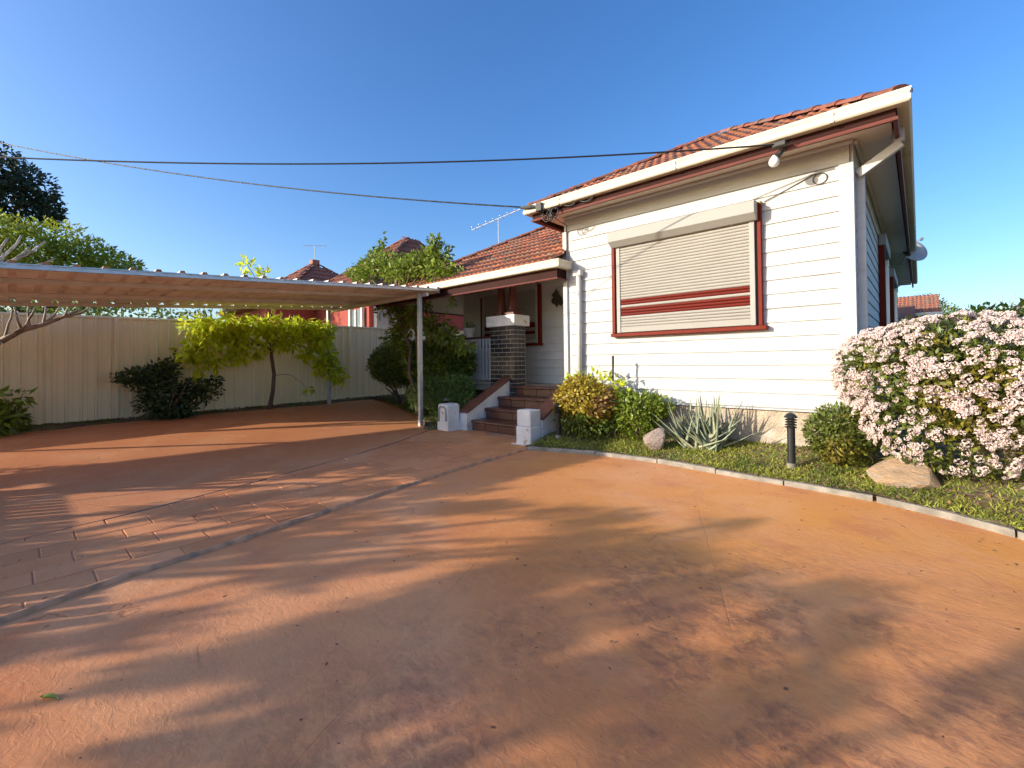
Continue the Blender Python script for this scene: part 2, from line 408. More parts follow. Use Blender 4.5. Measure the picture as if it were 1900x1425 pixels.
for ci in range(-2, 22):
    xa = -7.4+ci*cw
    for ri in range(-3, 22):
        ya = -2.7+ri*cl+(ci % 2)*cl*.5+(ci*.13 % .1)
        poly = [(xa, ya), (xa+cw, ya), (xa+cw, ya+cl), (xa, ya+cl)]
        yc = ya+cl/2
        if yc > 5.3 or yc < -2.6: continue
        p, n_ = side_line(PA, yc); poly = clip(poly, p, n_)
        if len(poly) < 3: continue
        p, n_ = side_line(PB, yc); poly = clip(poly, p, (-n_[0], -n_[1]))
        if len(poly) < 3: continue
        ar = abs(sum(poly[i][0]*poly[(i+1) % len(poly)][1]-poly[(i+1) % len(poly)][0]*poly[i][1] for i in range(len(poly))))/2
        if ar < .006: continue
        cx = sum(q[0] for q in poly)/len(poly); cy = sum(q[1] for q in poly)/len(poly)
        hx_ = max(abs(q[0]-cx) for q in poly)+.001; hy_ = max(abs(q[1]-cy) for q in poly)+.001
        if hx_ < .02 or hy_ < .02: continue
        def inset(d, z):
            o = []
            for (px_, py_) in poly:
                x = cx+(px_-cx)*(1-d/hx_); y = cy+(py_-cy)*(1-d/hy_)
                o.append((x, y, gz(x, y)+z))
            return o
        n = len(poly); tz = .011+rnd.uniform(-.0025, .0025)
        bb = MB(); bb.add(inset(.002, -.004)+inset(.003, tz-.003)+inset(.008, tz),
                          [(i, (i+1) % n, n+(i+1) % n, n+i) for i in range(n)]+[(n+i, n+(i+1) % n, 2*n+(i+1) % n, 2*n+i) for i in range(n)]+[tuple(range(2*n, 3*n))])
        bb.build('paver', PAVER, path, fix=False); k += 1
# raised concrete edge strips
def strip(name, pl, wd, hz, m, seed, parent=None):
    pts = []; r = random.Random(seed)
    y = pl[0][1]
    while y < pl[-1][1]: pts.append((xat(pl, y), y)); y += .12
    b = MB(); prof = [(-.5, -.02), (-.46, .55), (-.28, .95), (.25, 1.), (.46, .6), (.5, -.02)]
    for i, (x, y) in enumerate(pts):
        x2, y2 = pts[min(i+1, len(pts)-1)]; xx, yy = pts[max(i-1, 0)]
        d = Vector((x2-xx, y2-yy)).normalized(); nx_, ny_ = d.y, -d.x; jw = 1+r.uniform(-.10, .10)
        for (u, v) in prof: b.v.append((x+nx_*u*wd*jw, y+ny_*u*wd*jw, gz(x, y)+v*hz*(1+r.uniform(-.12, .12)) if v > 0 else gz(x, y)-.01))
    n = len(prof)
    for i in range(len(pts)-1):
        for q in range(n-1): a = i*n+q; b.f.append((a, a+1, a+n+1, a+n))
    return struct(b.build(name, m, parent, smooth=True, fix=False))
strip('path_edge', PB, .045, .024, EDGEM, 3)
strip('path_joint', PA, .026, .013, EDGED, 5)

# garden bed on the right, sloping up to the foundation
KERB = [(-4.02, 4.70), (-3.85, 4.78), (-3.1, 5.02), (-2.36, 5.08), (-1.76, 5.0), (-1.04, 4.93), (-.3, 4.84), (.12, 4.67), (.55, 4.40), (1.2, 3.9), (2.4, 2.9), (4, 1.8)]
def ky(x):
    for (xa, ya), (xb, yb) in zip(KERB, KERB[1:]):
        if xa <= x <= xb: return ya+(yb-ya)*(x-xa)/(xb-xa)
    return KERB[-1][1] if x > 4 else KERB[0][1]
def bedz(x, y): 
    t = max(0, min(1, (y-ky(x))/.95)); return .032+.183*t
b = MB(); nx, ny = 90, 26
for j in range(ny+1):
    for i in range(nx+1):
        x = -4.06+8*i/nx; ye = ky(x)+.03; yt = 6.05 if x < -.5 else 11
        y = ye+(yt-ye)*(j/ny)**1.5; b.v.append((x, y, bedz(x, y)+rnd.uniform(-.012, .012)))
for j in range(ny):
    for i in range(nx):
        a = j*(nx+1)+i; b.f.append((a, a+1, a+nx+2, a+nx+1))
struct(b.build('garden_bed', SOIL, smooth=True, fix=False))
kerb = None
kp = [-3.98, -3.1, -2.30, -1.62, -.98, -.31, -.295, .45, 1.2, 1.9, 2.6]
kroot = struct(MB().box(-4.0, 4.8, -.02, -3.9, 4.85, .01).build('garden_kerb', CONC))
for i in range(len(kp)-1):
    xa, xb = kp[i]+.006, kp[i+1]-.006
    if xb-xa < .1: continue
    bb = MB(); m_ = 5; jz = rnd.uniform(-.004, .006); jy = rnd.uniform(-.006, .006)
    for q in range(m_+1):
        x = xa+(xb-xa)*q/m_; y = ky(x)+jy; r1 = rnd.uniform(-.004, .004)
        for (u, z) in ((-.028, -.02), (-.028+r1, .034), (-.020, .045+jz), (.020, .045+jz+r1), (.028, .034), (.028, -.02)): bb.v.append((x, y+u, z))
    for q in range(m_):
        for c_ in range(6): a = q*6+c_; d_ = q*6+(c_+1) % 6; bb.f.append((a, d_, d_+6, a+6))
    bb.f.append((0, 1, 2, 3, 4, 5)); bb.f.append(tuple(m_*6+k for k in (5, 4, 3, 2, 1, 0)))
    bb.build('kerb_block', CONC, kroot)

# soil beds at the left
def soilbed(name, outline, h=.035, seed=1):
    r = random.Random(seed); b = MB(); n = len(outline)
    cx = sum(p[0] for p in outline)/n; cy = sum(p[1] for p in outline)/n; rings = [1., .97, .9, .7, .4, .05]
    for q, f in enumerate(rings):
        for (x, y) in outline:
            X = cx+(x-cx)*f; Y = cy+(y-cy)*f; b.v.append((X, Y, gz(X, Y)+(-.01 if q == 0 else h+r.uniform(-.012, .015))))
    for q in range(len(rings)-1):
        for i in range(n): a = q*n+i; c = q*n+(i+1) % n; b.f.append((a, c, c+n, a+n))
    b.f.append(tuple((len(rings)-1)*n+i for i in range(n)))
    return struct(b.build(name, SOIL, smooth=True, fix=False))
# strip along the fence as a swept sheet
b = MB(); ysf = [-3+.3*i for i in range(36)]
for i, y in enumerate(ysf):
    e = -10.93 + .10*math.sin(y*1.7)+.05*math.sin(y*4.1)
    if y < .6: e += .12
    for q, x in enumerate((e, e-.05, e-.25, -11.9)): b.v.append((x, y, gz(x, y)+(-.01, .02, .03, .035)[q]+rnd.uniform(-.006, .006)*(q > 0)))
for i in range(len(ysf)-1):
    for q in range(3): a = i*4+q; b.f.append((a, a+1, a+5, a+4))
struct(b.build('fence_bed', SOIL, smooth=True, fix=False))
soilbed('porch_bed', [(-11.3, 6.5), (-10.6, 6.7), (-9.6, 6.55), (-8.4, 6.15), (-7.8, 5.75), (-7.2, 5.42), (-6.75, 5.05), (-6.45, 4.95), (-6.40, 5.3), (-6.2, 6.0), (-6.2, 7.4), (-8, 7.6), (-11.3, 8.5)], .05, 4)

def blades(name, pts, h, wd, m, seed, lean=.5):
    r = np.random.default_rng(seed); P = np.array(pts); n = len(P)
    ax = np.stack([r.normal(size=n)*lean, r.normal(size=n)*lean, np.ones(n)*.8], 1)
    return stuff(link(name, leaves_mesh(name, P, ax, h, wd, m, seed)))
pts = []
r_ = random.Random(5)
while len(pts) < 21000:
    x = r_.uniform(-4.0, 2.6); y = ky(x)+.05+abs(r_.gauss(0, .55)); 
    if x < -.5 and y > 5.93: continue
    if y > 9: continue
    c = math.sin(x*5.1+y*3)+math.sin(x*2.3-y*6.7)+r_.gauss(0, .8)
    if c < -.3 and r_.random() < .75: continue
    pts.append((x, y, bedz(x, y)-.004))
g_ = blades('grass', pts, .045, .20, GRASSM, 3, .9); g_['label'] = 'short patchy grass and ground cover in the garden bed'
pts = [(x, y, bedz(x, y)) for x, y in ((r_.uniform(-4, 2.2), 0) for _ in range(1100)) for y in [ky(x)+.05+r_.random()*.8] if not (x < -.5 and y > 5.92)]
g_ = blades('leaf_litter', pts, .035, .6, FLAGL, 8, 1.6)
pts = []
while len(pts) < 5200:
    y = r_.uniform(-1.5, 7.5); x = -11.35+abs(r_.gauss(0, .16))
    if math.sin(y*3.1)+math.sin(y*7.3)+r_.gauss(0, 1) < 0: continue
    pts.append((x, y, gz(x, y)+.02))
for _ in range(4200):
    t = r_.random(); x = -10.6+t*3.9; y = 6.55-t*1.25+abs(r_.gauss(0, .35)); pts.append((x, y, gz(x, y)+.04))
blades('weeds', pts, .05, .22, L_HEDGE, 4, 1.1)
pts = [(-11.35+abs(r_.gauss(0, .2)), r_.uniform(-1.5, 7.2), 0) for _ in range(900)]; pts = [(x, y, gz(x, y)+.035) for x, y, _ in pts]
blades('dry_leaves', pts, .05, .5, L_BROWN, 9, 1.8)
pts = []
for _ in range(150):
    x = r_.uniform(-4.2, 1.5); y = ky(x)-.04-abs(r_.gauss(0, .35)); pts.append((x, y, .004))
for _ in range(28): pts.append((r_.uniform(-3.5, .6), r_.uniform(.4, 4.5), .004))
for _ in range(160):
    y = r_.uniform(-.5, 6.5); x = -10.85+abs(r_.gauss(0, .45)); pts.append((x, y, gz(x, y)+.006))
rr_ = np.random.default_rng(5); P_ = np.array(pts); A_ = rr_.normal(size=(len(P_), 3)); A_[:, 2] = np.abs(A_[:, 2])*.12
stuff(link('leaf_debris', leaves_mesh('leaf_debris', P_, A_, .022, .45, L_BROWN, 6, nrm=np.tile(np.array([0., 0., 1.]), (len(P_), 1))+rr_.normal(size=(len(P_), 3))*.2)))
# one green leaf fallen on the concrete
lf = MB(); n = 8
for i in range(n+1):
    t = i/n; wv = .012*math.sin(math.pi*t**.8); z = .004+.008*math.sin(math.pi*t)
    a = Vector((-2.40, .07, 0)).lerp(Vector((-2.325, .115, 0)), t); nn_ = Vector((-.45, .9, 0))
    lf.v += [tuple(a-nn_*wv+Vector((0, 0, z))), tuple(a+Vector((0, 0, z-.005))), tuple(a+nn_*wv+Vector((0, 0, z)))]
for i in range(n): lf.f += [(i*3, i*3+1, i*3+4, i*3+3), (i*3+1, i*3+2, i*3+5, i*3+4)]
o = lf.build('fallen_leaf', L_MID, fix=False); o['label'] = 'single green leaf lying on the bare concrete, lower left'; o['category'] = 'leaf'

# ================================================================== HOUSE
H = thing('weatherboard_house', 'white weatherboard house with terracotta roof, porch steps and roller shutters', 'house', (-.52, 5.96, 0))
YF, XL, XR = 5.96, -4.20, -.52           # front wall plane, left and right ends of the wing
ZB, EXP, ZS = .625, .165, 3.50           # bottom of boards, board exposure, soffit
YP, XPL = 7.5, -8.34                     # porch wall plane and left end
fw = box('front_wall', (XL, YF, ZB, XR, YF+.1, ZS), WHITE, H)
sw = box('side_wall', (XR-.1, YF+.1, ZB, XR, 19., ZS), WHITE, H)
pw = box('porch_wall', (XPL, YP, .70, XL, YP+.1, 2.95), WHITE, H)
box('rear_wall', (XPL, YP+.1, .3, XPL+.1, 17, 2.95), WHITE, H)
box('wing_side_wall', (XL, YF+.1, .3, XL+.1, 19, ZS), WHITE, H)
def board_mesh(L):
    # runs along +X, outward is -Y, z from 0 to exposure (+lap)
    prof = [(0, 0), (-.005, 0), (-.005, .010), (-.022, .010), (-.023, .014), (-.013, EXP-.002), (-.005, EXP), (0, EXP)]
    b = MB(); b.prism([(0, y, z) for y, z in prof], (L, 0, 0)); return b.mesh('weatherboard', WHITE)
def boards(parent, origin, L, z0, z1, rot=None):
    d = rot @ Vector((1, 0, 0)) if rot else Vector((1, 0, 0)); z = z0
    cache = {}
    while z < z1-.02:
        cuts = [0., L] if rnd.random() < .45 else [0., round(L*rnd.choice((.22, .31, .45, .58, .66, .79)), 3), L]
        if L > 6: cuts = [0., 3.1+.6*rnd.choice((0, 1, 2)), 7.2+.5*rnd.choice((0, 1)), L]
        for a, c in zip(cuts, cuts[1:]):
            l_ = round(c-a-(.0018 if c < L else 0), 4)
            if l_ not in cache: cache[l_] = board_mesh(l_)
            o = link('weatherboard', cache[l_], parent, (origin[0]+d.x*a, origin[1]+d.y*a, z+rnd.uniform(-.0012, .0012)), rot)
            if z+EXP > z1: o.scale = (1, 1, (z1-z)/EXP)
        z += EXP
boards(fw, (XL+.10, YF-.002, 0), XR-.09-XL-.10, ZB, 3.28)
qs = Quaternion((0, 0, 1), math.pi/2)
boards(sw, (XR+.002, YF+.11, 0), 12.9, ZB, 3.28, qs)
boards(pw, (XPL+.09, YP-.002, 0), XL-XPL-.11, .74, 2.90)
# frieze boards, corner boards, stops
box('frieze_board', (XL, YF-.034, 3.27, XR+.001, YF-.002, ZS-.002), WHITE, fw, .002)
box('frieze_board', (XR+.002, YF+.0, 3.27, XR+.034, 19, ZS-.002), WHITE, sw, .002)
box('corner_board', (XR-.09, YF-.036, ZB-.02, XR+.036, YF-.001, 3.268), WHITE, fw, .003)
box('corner_board', (XR+.002, YF+.0, ZB-.02, XR+.036, YF+.10, 3.268), WHITE, sw, .003)
box('corner_board', (XL-.03, YF-.036, .45, XL+.045, YF-.001, 3.268), WHITE, fw, .003)
box('corner_board', (XPL-.002, YP-.036, .72, XPL+.09, YP-.001, 2.93), WHITE, pw, .003)
box('cornice_mould', (XL, YF-.075, 3.455, XR+.035, YF-.036, ZS-.001), WHITE, fw, .012)
box('cornice_mould', (XR+.036, YF-.03, 3.455, XR+.075, 19, ZS-.001), WHITE, sw, .012)
# foundation
box('foundation', (XL+.02, YF+.015, -.05, XR-.015, YF+.3, ZB-.005), STUCCO, H)
box('foundation', (XR-.3, YF+.31, -.05, XR-.016, 19, ZB-.005), STUCCO, H)
MB().box(XL+.01, YF-.03, ZB-.022, XR+.01, YF+.012, ZB-.002).build('base_strip', WHITE, fw, .003)

# --- roof planes
PIT = .55
def plane_obj(name, pts, m, parent, th=.05):
    b = MB(); n = Vector((pts[1][0]-pts[0][0], pts[1][1]-pts[0][1], pts[1][2]-pts[0][2])).cross(Vector((pts[2][0]-pts[0][0], pts[2][1]-pts[0][1], pts[2][2]-pts[0][2]))).normalized()
    if n.z < 0: n = -n
    b.prism(pts, -n*th); return b.build(name, m, parent)
wr = MB(); e0, e1, f0, f1 = -4.56, -.08, 5.49, 19.5; hx = (e0+e1)/2; hh = (e1-e0)/2; zr = 3.60
wr.add([(e0, f0, zr), (e1, f0, zr), (e1, f1, zr), (e0, f1, zr), (hx, f0+hh, zr+hh*PIT), (hx, f1-hh, zr+hh*PIT)],
       [(0, 1, 4), (1, 2, 5, 4), (2, 3, 5), (3, 0, 4, 5), (0, 3, 2, 1)])
wroof = wr.build('wing_roof', TILE, H)
mr = MB(); a0, a1, c0, zm = -9.40, -4.16, 5.62, 2.76; s_ = 4.2
mr.add([(a0, c0, zm), (a1, c0, zm), (a1, c0+s_, zm+s_*PIT), (a0+s_, c0+s_, zm+s_*PIT), (a0+s_, c0+s_+3, zm+s_*PIT), (a1, c0+s_+3, zm+s_*PIT), (a0, c0+2*s_+3, zm), (a1, c0+2*s_+3, zm)],
       [(0, 1, 2, 3), (0, 3, 4, 6), (3, 2, 5, 4), (4, 5, 7, 6)])
mroof = mr.build('porch_roof', TILE, H)
def tile_mesh(m, W=.232, L=.36):
    # Marseille style tile: x across, y up-slope, z out
    prof = [(0, .004), (.03, .030), (.06, .034), (.085, .012), (.12, .010), (.145, .030), (.175, .033), (.205, .010), (.232, .006)]
    b = MB(); n = len(prof)
    for (yy, dz) in ((0, .030), (0, .008+.030), (L, .006)):
        for i, (x, z) in enumerate(prof):
            zz = z+dz if yy or dz > .031 else dz-.022
            b.v.append((x*W/.232, yy, zz))
    for i in range(n-1): b.f += [(i, i+1, n+i+1, n+i), (n+i, n+i+1, 2*n+i+1, 2*n+i)]
    return b.mesh('roof_tile', m, fix=False)
TM = tile_mesh(TILE)
def tile_face(parent, o, ux, uy, poly_ok, ncol, nrow, me=TM, name='roof_tile', W=.228, L=.315):
    """o origin at eave, ux along eave, uy up-slope unit"""
    ux = Vector(ux).normalized(); uy = Vector(uy).normalized(); nz = ux.cross(uy)
    q = Matrix((ux, uy, nz)).transposed().to_quaternion(); k = 0
    for j in range(nrow):
        for i in range(ncol):
            u = i*W; v = j*L-.03
            if not poly_ok(u+W/2, v+L*.4): continue
            p = Vector(o)+ux*u+uy*v+nz*.004
            dq = Quaternion((rnd.uniform(-1, 1), rnd.uniform(-1, 1), rnd.uniform(-1, 1)), rnd.uniform(0, .012))
            link(name, me, parent, p, q @ dq); k += 1
    return k
sl_ = math.sqrt(1+PIT**2)
k1 = tile_face(wroof, (e0, f0, zr), (1, 0, 0), (0, 1, PIT), lambda u, v: v/sl_ < u-.06 and v/sl_ < (e1-e0-u)-.06, 20, 9)
k2 = tile_face(mroof, (a0, c0, zm), (1, 0, 0), (0, 1, PIT), lambda u, v: v/sl_ < u-.06 and v/sl_ < s_ and u < a1-a0, 23, 11)
# ridge caps
def ridge_mesh(m, L=.40):
    b = MB(); n = 7
    for (x, rr) in ((0, .105), (.05, .108), (.05, .092), (L, .085)):
        for i in range(n): a = math.pi*i/(n-1); b.v.append((x, rr*math.cos(a), rr*.62*math.sin(a)))
    for j in range(3):
        for i in range(n-1): a = j*n+i; b.f.append((a, a+1, a+n+1, a+n))
    b.f.append(tuple(range(n))); return b.mesh('ridge_tile', m)
RM = ridge_mesh(RIDGE)
def ridges(parent, p0, p1, me=RM, L=.37):
    p0 = Vector(p0); p1 = Vector(p1); d = (p1-p0); n = int(d.length/L); d.normalize()
    side = Vector((0, 0, 1)).cross(d).normalized(); up = d.cross(side)
    q = Matrix((d, side, up)).transposed().to_quaternion()
    for i in range(n): link('ridge_tile', me, parent, p0+d*(i*L)+Vector((0, 0, .045)), q)
ridges(wroof, (e0, f0, zr), (hx, f0+hh, zr+hh*PIT)); ridges(wroof, (e1, f0, zr), (hx, f0+hh, zr+hh*PIT))
ridges(mroof, (a0, c0, zm), (a0+s_, c0+s_, zm+s_*PIT)); ridges(mroof, (a0+s_, c0+s_, zm+s_*PIT), (a1-.2, c0+s_, zm+s_*PIT))
# row end of tiles at the side eave of the wing (seen as a serrated edge)
# --- eaves of the wing: soffit, fascia, gutter
so_ = MB()
so_.prism([(XL, YF, ZS), (e0+.09, f0+.07, ZS), (e1-.09, f0+.07, ZS), (XR, YF, ZS)], (0, 0, .03))
so_.build('soffit', SOFFIT, H)
MB().prism([(XR+.001, YF, ZS), (e1-.09, f0+.072, ZS), (e1-.09, 19.1, ZS), (XR+.001, 19.1, ZS)], (0, 0, .03)).build('soffit', SOFFIT, H)
MB().prism([(XL, YF, ZS), (XL, 12, ZS), (e0+.09, 12, ZS), (e0+.09, f0+.072, ZS)], (0, 0, .03)).build('soffit', SOFFIT, H)
def run(prof, path_, closed=False):
    """sweep a 2-D profile (out, z) round a plan polyline; out is to the right of travel"""
    b = MB(); n = len(path_); m_ = len(prof)
    for i, (x, y) in enumerate(path_):
        def nr(a, c):
            d = Vector((c[0]-a[0], c[1]-a[1])).normalized(); return Vector((d.y, -d.x))
        if i == 0: v = nr(path_[0], path_[1])
        elif i == n-1: v = nr(path_[-2], path_[-1])
        else:
            a = nr(path_[i-1], path_[i]); c = nr(path_[i], path_[i+1]); v = (a+c); v = v/(v.length_squared/2)
        for (o_, z_) in prof: b.v.append((x+v.x*o_, y+v.y*o_, z_))
    for i in range(n-1):
        for q in range(m_): a = i*m_+q; c = i*m_+(q+1) % m_; b.f.append((a, c, c+m_, a+m_))
    b.f.append(tuple(reversed(range(m_)))); b.f.append(tuple((n-1)*m_+q for q in range(m_)))
    return b
# eave path goes left-rear -> left-front -> right-front -> right-rear  (outside is to the right of travel)
ep = [(e0+.07, 12.), (e0+.07, f0+.05), (e1-.07, f0+.05), (e1-.07, 19.2)]
run([(0, ZS-.055), (.022, ZS-.055), (.022, ZS+.13), (0, ZS+.13)], ep).build('fascia', MAROON_SHADED, H, .002)
run([(.0, ZS-.088), (.034, ZS-.088), (.040, ZS-.072), (.034, ZS-.056), (.0, ZS-.056)], ep).build('fascia_bead', mat('maroon_bead', (.15, .048, .038), .55, .1, 4, spec=.25), H)
def gutter(path_, z0, name='gutter'):
    prof = [(.03, z0), (.115, z0), (.13, z0+.015), (.13, z0+.055), (.118, z0+.07), (.135, z0+.105), (.135, z0+.120), (.122, z0+.120), (.110, z0+.07), (.03, z0+.012)]
    b = run(prof, path_); return b.build(name, CREAM, H)
gutter(ep, ZS+.022)
for x in (-3.95, -2.2, -.62): box('gutter_joint', (x-.004, f0+.05-.1375, ZS+.02, x+.030, f0+.05-.114, ZS+.143), CREAM, H)
# --- porch eave
pe = [(a0+.05, 12.), (a0+.05, c0+.07), (a1-.02, c0+.07), (a1-.02, YF-.04)]
zpe = 2.62
run([(0, zpe-.11), (.022, zpe-.11), (.022, zpe+.05), (0, zpe+.05)], pe).build('fascia', MAROON_SHADED, H, .002)
run([(.0, zpe-.135), (.034, zpe-.135), (.040, zpe-.122), (.034, zpe-.111), (.0, zpe-.111)], pe).build('fascia_bead', bpy.data.materials['maroon_bead'], H)
gutter(pe, zpe+.03)
# raked porch ceiling
pc = MB(); pc.add([(a0+.06, c0+.08, 2.52), (a1, c0+.08, 2.52), (a1, 6.62, 2.86), (a0+1.0, 6.62, 2.86), (a1, YP, 2.88), (a0+1.0, YP, 2.88), (a0+.06, 12, 2.52), (a0+1.0, 12, 2.88)],
                  [(0, 1, 2, 3), (3, 2, 4, 5), (0, 3, 5, 7, 6)])
pc.build('porch_ceiling', SOFFIT, H)
box('wing_pier_board', (XL-.03, YF+.0, .4, XL-.002, YF+1.5, 2.86), WHITE, H, .003)
# --- downpipes
dp = MB(); 
dp.tube([(-3.90, YF-.085, 2.56), (-3.90, YF-.085, .90)], .038, 10); dp.build('downpipe', WHITE, H, smooth=True)
dp = MB(); dp.tube([(-3.93, YF-.075, 1.42), (-3.925, YF-.075, .2)], .026, 8); dp.build('vent_pipe', WHITE, H, smooth=True)
box('downpipe_head', (-3.98, YF-.13, 2.52, -3.84, YF-.037, 2.60), WHITE, H, .004)
def rect_tube(b, pts, w_, d_):
    for p0, p1 in zip(pts, pts[1:]):
        p0 = Vector(p0); p1 = Vector(p1); d = (p1-p0).normalized(); s1 = d.cross(Vector((0, 1, 0.001))).normalized(); s2 = d.cross(s1)
        pr = [p0+s1*a*w_+s2*c*d_ for a, c in ((-.5, -.5), (.5, -.5), (.5, .5), (-.5, .5))]
        b.prism(pr, p1-p0)
dp = MB(); rect_tube(dp, [(-.12, 6.02, 3.52), (-.12, 6.02, 3.38)], .085, .06); rect_tube(dp, [(-.10, 6.02, 3.37), (-.46, 6.06, 3.16)], .085, .06)
rect_tube(dp, [(-.445, 6.15, 3.20), (-.445, 6.15, .25)], .075, .095); dp.build('downpipe', BEAM if False else WHITE, H, .003)

# --- roller shutters
def slat_mesh(L, hgt, m, name='slat'):
    prof = [(0, 0), (-.004, .002), (-.011, hgt*.25), (-.013, hgt*.5), (-.011, hgt*.78), (-.003, hgt*.93), (0, hgt*.93)]
    b = MB(); b.prism([(0, y, z) for y, z in prof], (L, 0, 0)); return b.mesh(name, m)
def shutter(x0, x1, z0, z1, yw, frame_l=.03, parent=H, reds=((1.862, 1.944), (2.012, 2.092)), boxw=(.02, .0), side=None):
    sh = MB().box(x0, yw-.05, z0, x1, yw-.038, z1).build('window_shutter', DARKIN, parent)
    hs_ = (z1-.0-z0-.085)/31; n = 31
    m1 = slat_mesh(x1-x0-.14, hs_, SLAT); m2 = slat_mesh(x1-x0-.14, hs_, REDSLAT, 'red_slat')
    for i in range(n):
        z = z0+.085+i*hs_; zc = z+hs_/2
        red = any(a-.003 < zc < c+.003 for a, c in reds)
        link('red_slat' if red else 'slat', m2 if red else m1, sh, (x0+.07, yw-.052, z))
    box('bottom_bar', (x0+.07, yw-.068, z0+.004, x1-.07, yw-.052, z0+.083), SLAT, sh, .004)
    for xa in (x0+.008, x1-.072): box('guide_rail', (xa, yw-.074, z0, xa+.058, yw-.0505, z1), BOXM, sh, .004)
    return sh
WSH = shutter(-3.25, -1.41, 1.60, 2.90, YF-.03)
# box with chamfered front
bx = MB(); yb = YF-.04
bx.prism([(-3.30, yb, 3.06), (-3.30, yb-.175, 3.045), (-3.30, yb-.19, 3.03), (-3.30, yb-.19, 2.90), (-3.30, yb-.10, 2.83), (-3.30, yb, 2.83)], (1.91, 0, 0))
bx.build('shutter_box', BOXM, WSH, .003)
box('window_frame', (-3.305, YF-.128, 1.596, -3.255, YF-.022, 2.99), REDFRAME, WSH, .004)
box('window_frame', (-1.400, YF-.085, 1.596, -1.358, YF-.022, 3.02), REDFRAME, WSH, .004)
MB().box(-3.34, YF-.115, 1.545, -1.31, YF-.0225, 1.595).build('window_sill', REDFRAME, WSH, .006)
MB().lathe([(.0, 0), (.02, .002), (.03, .02), (.016, .035), (0, .037)], (-1.365, YF-.06, 3.02), 12).build('knob', BRASSK, WSH, smooth=True)
PSH = shutter(-7.62, -5.95, 1.60, 2.80, YP-.03, reds=((1.79, 1.868), (1.935, 2.025)))
box('window_frame', (-5.955, YP-.08, 1.596, -5.89, YP-.022, 2.84), REDFRAME, PSH, .004); box('window_frame', (-7.70, YP-.08, 1.596, -7.63, YP-.022, 2.84), REDFRAME, PSH, .004)
MB().box(-7.74, YP-.11, 1.545, -5.87, YP-.0225, 1.595).build('window_sill', REDFRAME, PSH, .005)
MB().box(-7.68, YP-.16, 2.72, -5.96, YP-.1, 2.86).build('shutter_box', BOXM, PSH, .004)
# side windows, seen edge on
for (ya, yb_, za, zb) in ((9.9, 11.4, 1.6, 3.1), (13.2, 15.4, 1.3, 3.0)):
    ws = MB().box(XR+.02, ya, za, XR+.05, yb_, zb).build('side_window', GLASS, H)
    box('window_frame', (XR+.022, ya-.06, za-.06, XR+.11, ya, zb-.001), REDFRAME, ws, .004); box('window_frame', (XR+.022, yb_, za-.06, XR+.09, yb_+.06, zb-.001), REDFRAME, ws, .004); box('window_sill', (XR+.022, ya+.001, za-.06, XR+.13, yb_-.001, za-.002), REDFRAME, ws, .004)
    MB().box(XR+.03, ya-.04, zb, XR+.13, yb_+.04, zb+.20).build('shutter_box', BOXM, ws, .01)
    box('guide_rail', (XR+.051, ya+.002, za, XR+.10, ya+.07, zb-.002), ALU, ws, .003); box('guide_rail', (XR+.051, yb_-.07, za, XR+.10, yb_-.002, zb-.002), ALU, ws, .003)

# --- porch floor, steps, stringers, piers
box('porch_floor', (-9.5, 6.62, .62, -4.24, YP-.01, .735), mat('porch_slab', (.42, .36, .28), .7, .1, 5), H, .008)
box('porch_base', (-9.4, 6.80, -.05, -4.26, 6.9, .619), mat('dark_base_brick', (.06, .04, .035), .8, .3, 12, bump=.5), H)
st = MB(); ZR = .185; SY = [5.46, 5.80, 6.14, 6.48]
for i, y in enumerate(SY): st.box(-5.94, y+.045, -.02 if i == 0 else ZR*i-.03, -4.30, y+.5 if i < 3 else 6.64, ZR*(i+1)-.026)
steps = st.build('steps', GROUT, H)
tw = (5.94-4.30)/5
tread = MB(); tread.prism([(0, 0, -.012), (0, .004, .004), (0, .016, .024), (0, .352, .024), (0, .352, 0), (0, .05, 0), (0, .044, -.03), (0, .014, -.030)], (tw-.008, 0, 0))
tread = tread.mesh('tread_tile', STEPT, bevel=.002)
riser = MB().box(0, 0, 0, tw-.008, .012, .125).mesh('riser_tile', STEPT, bevel=.002)
for i, y in enumerate(SY):
    for q in range(5):
        x = -5.94+q*tw+.004
        link('tread_tile', tread, steps, (x, y, ZR*(i+1)-.025), Quaternion((1, 0, 0), rnd.uniform(-.004, .004)))
        link('riser_tile', riser, steps, (x, y+.034, ZR*i+.006 if i else .012))
def stringer(x0, x1, ya, yb_, za, zb, name):
    s = MB(); s.prism([(x0, ya, -.03), (x0, yb_, -.03), (x0, yb_, zb), (x0, ya, za)], (x1-x0, 0, 0)); s = s.build(name, PLASTER, H)
    c = MB(); dz = .012; c.prism([(x0-.025, ya, za+.001), (x0-.025, yb_, zb+.001), (x0-.025, yb_, zb+.05), (x0-.025, ya, za+.05)], (x1-x0+.05, 0, 0))
    c.build('coping', CAPT, s, .008); return s
stringer(-6.13, -5.945, 5.37, 6.66, .30, .93, 'stringer')
stringer(-4.295, -4.10, 5.18, YF-.04, .34, .76, 'stringer')
def pier(x0, y0, w_, h_, name='pier'):
    p = MB().box(x0, y0, -.02, x0+w_, y0+w_, h_*.42).box(x0+.012, y0+.012, h_*.42, x0+w_-.012, y0+w_-.012, h_)
    return p.build(name, PLASTER, H, .02)
p1 = MB(); x0, y0, w_ = -6.39, 5.09, .27
p1.box(x0-.012, y0-.012, -.02, x0+w_+.012, y0+w_+.012, .17)
p1.prism([(x0, y0, .17), (x0, y0, .44), (x0+.03, y0, .475), (x0+.22, y0, .475), (x0+w_, y0, .44), (x0+w_, y0, .17)], (0, w_, 0))
p1 = p1.build('pier', PLASTER, H, .008)
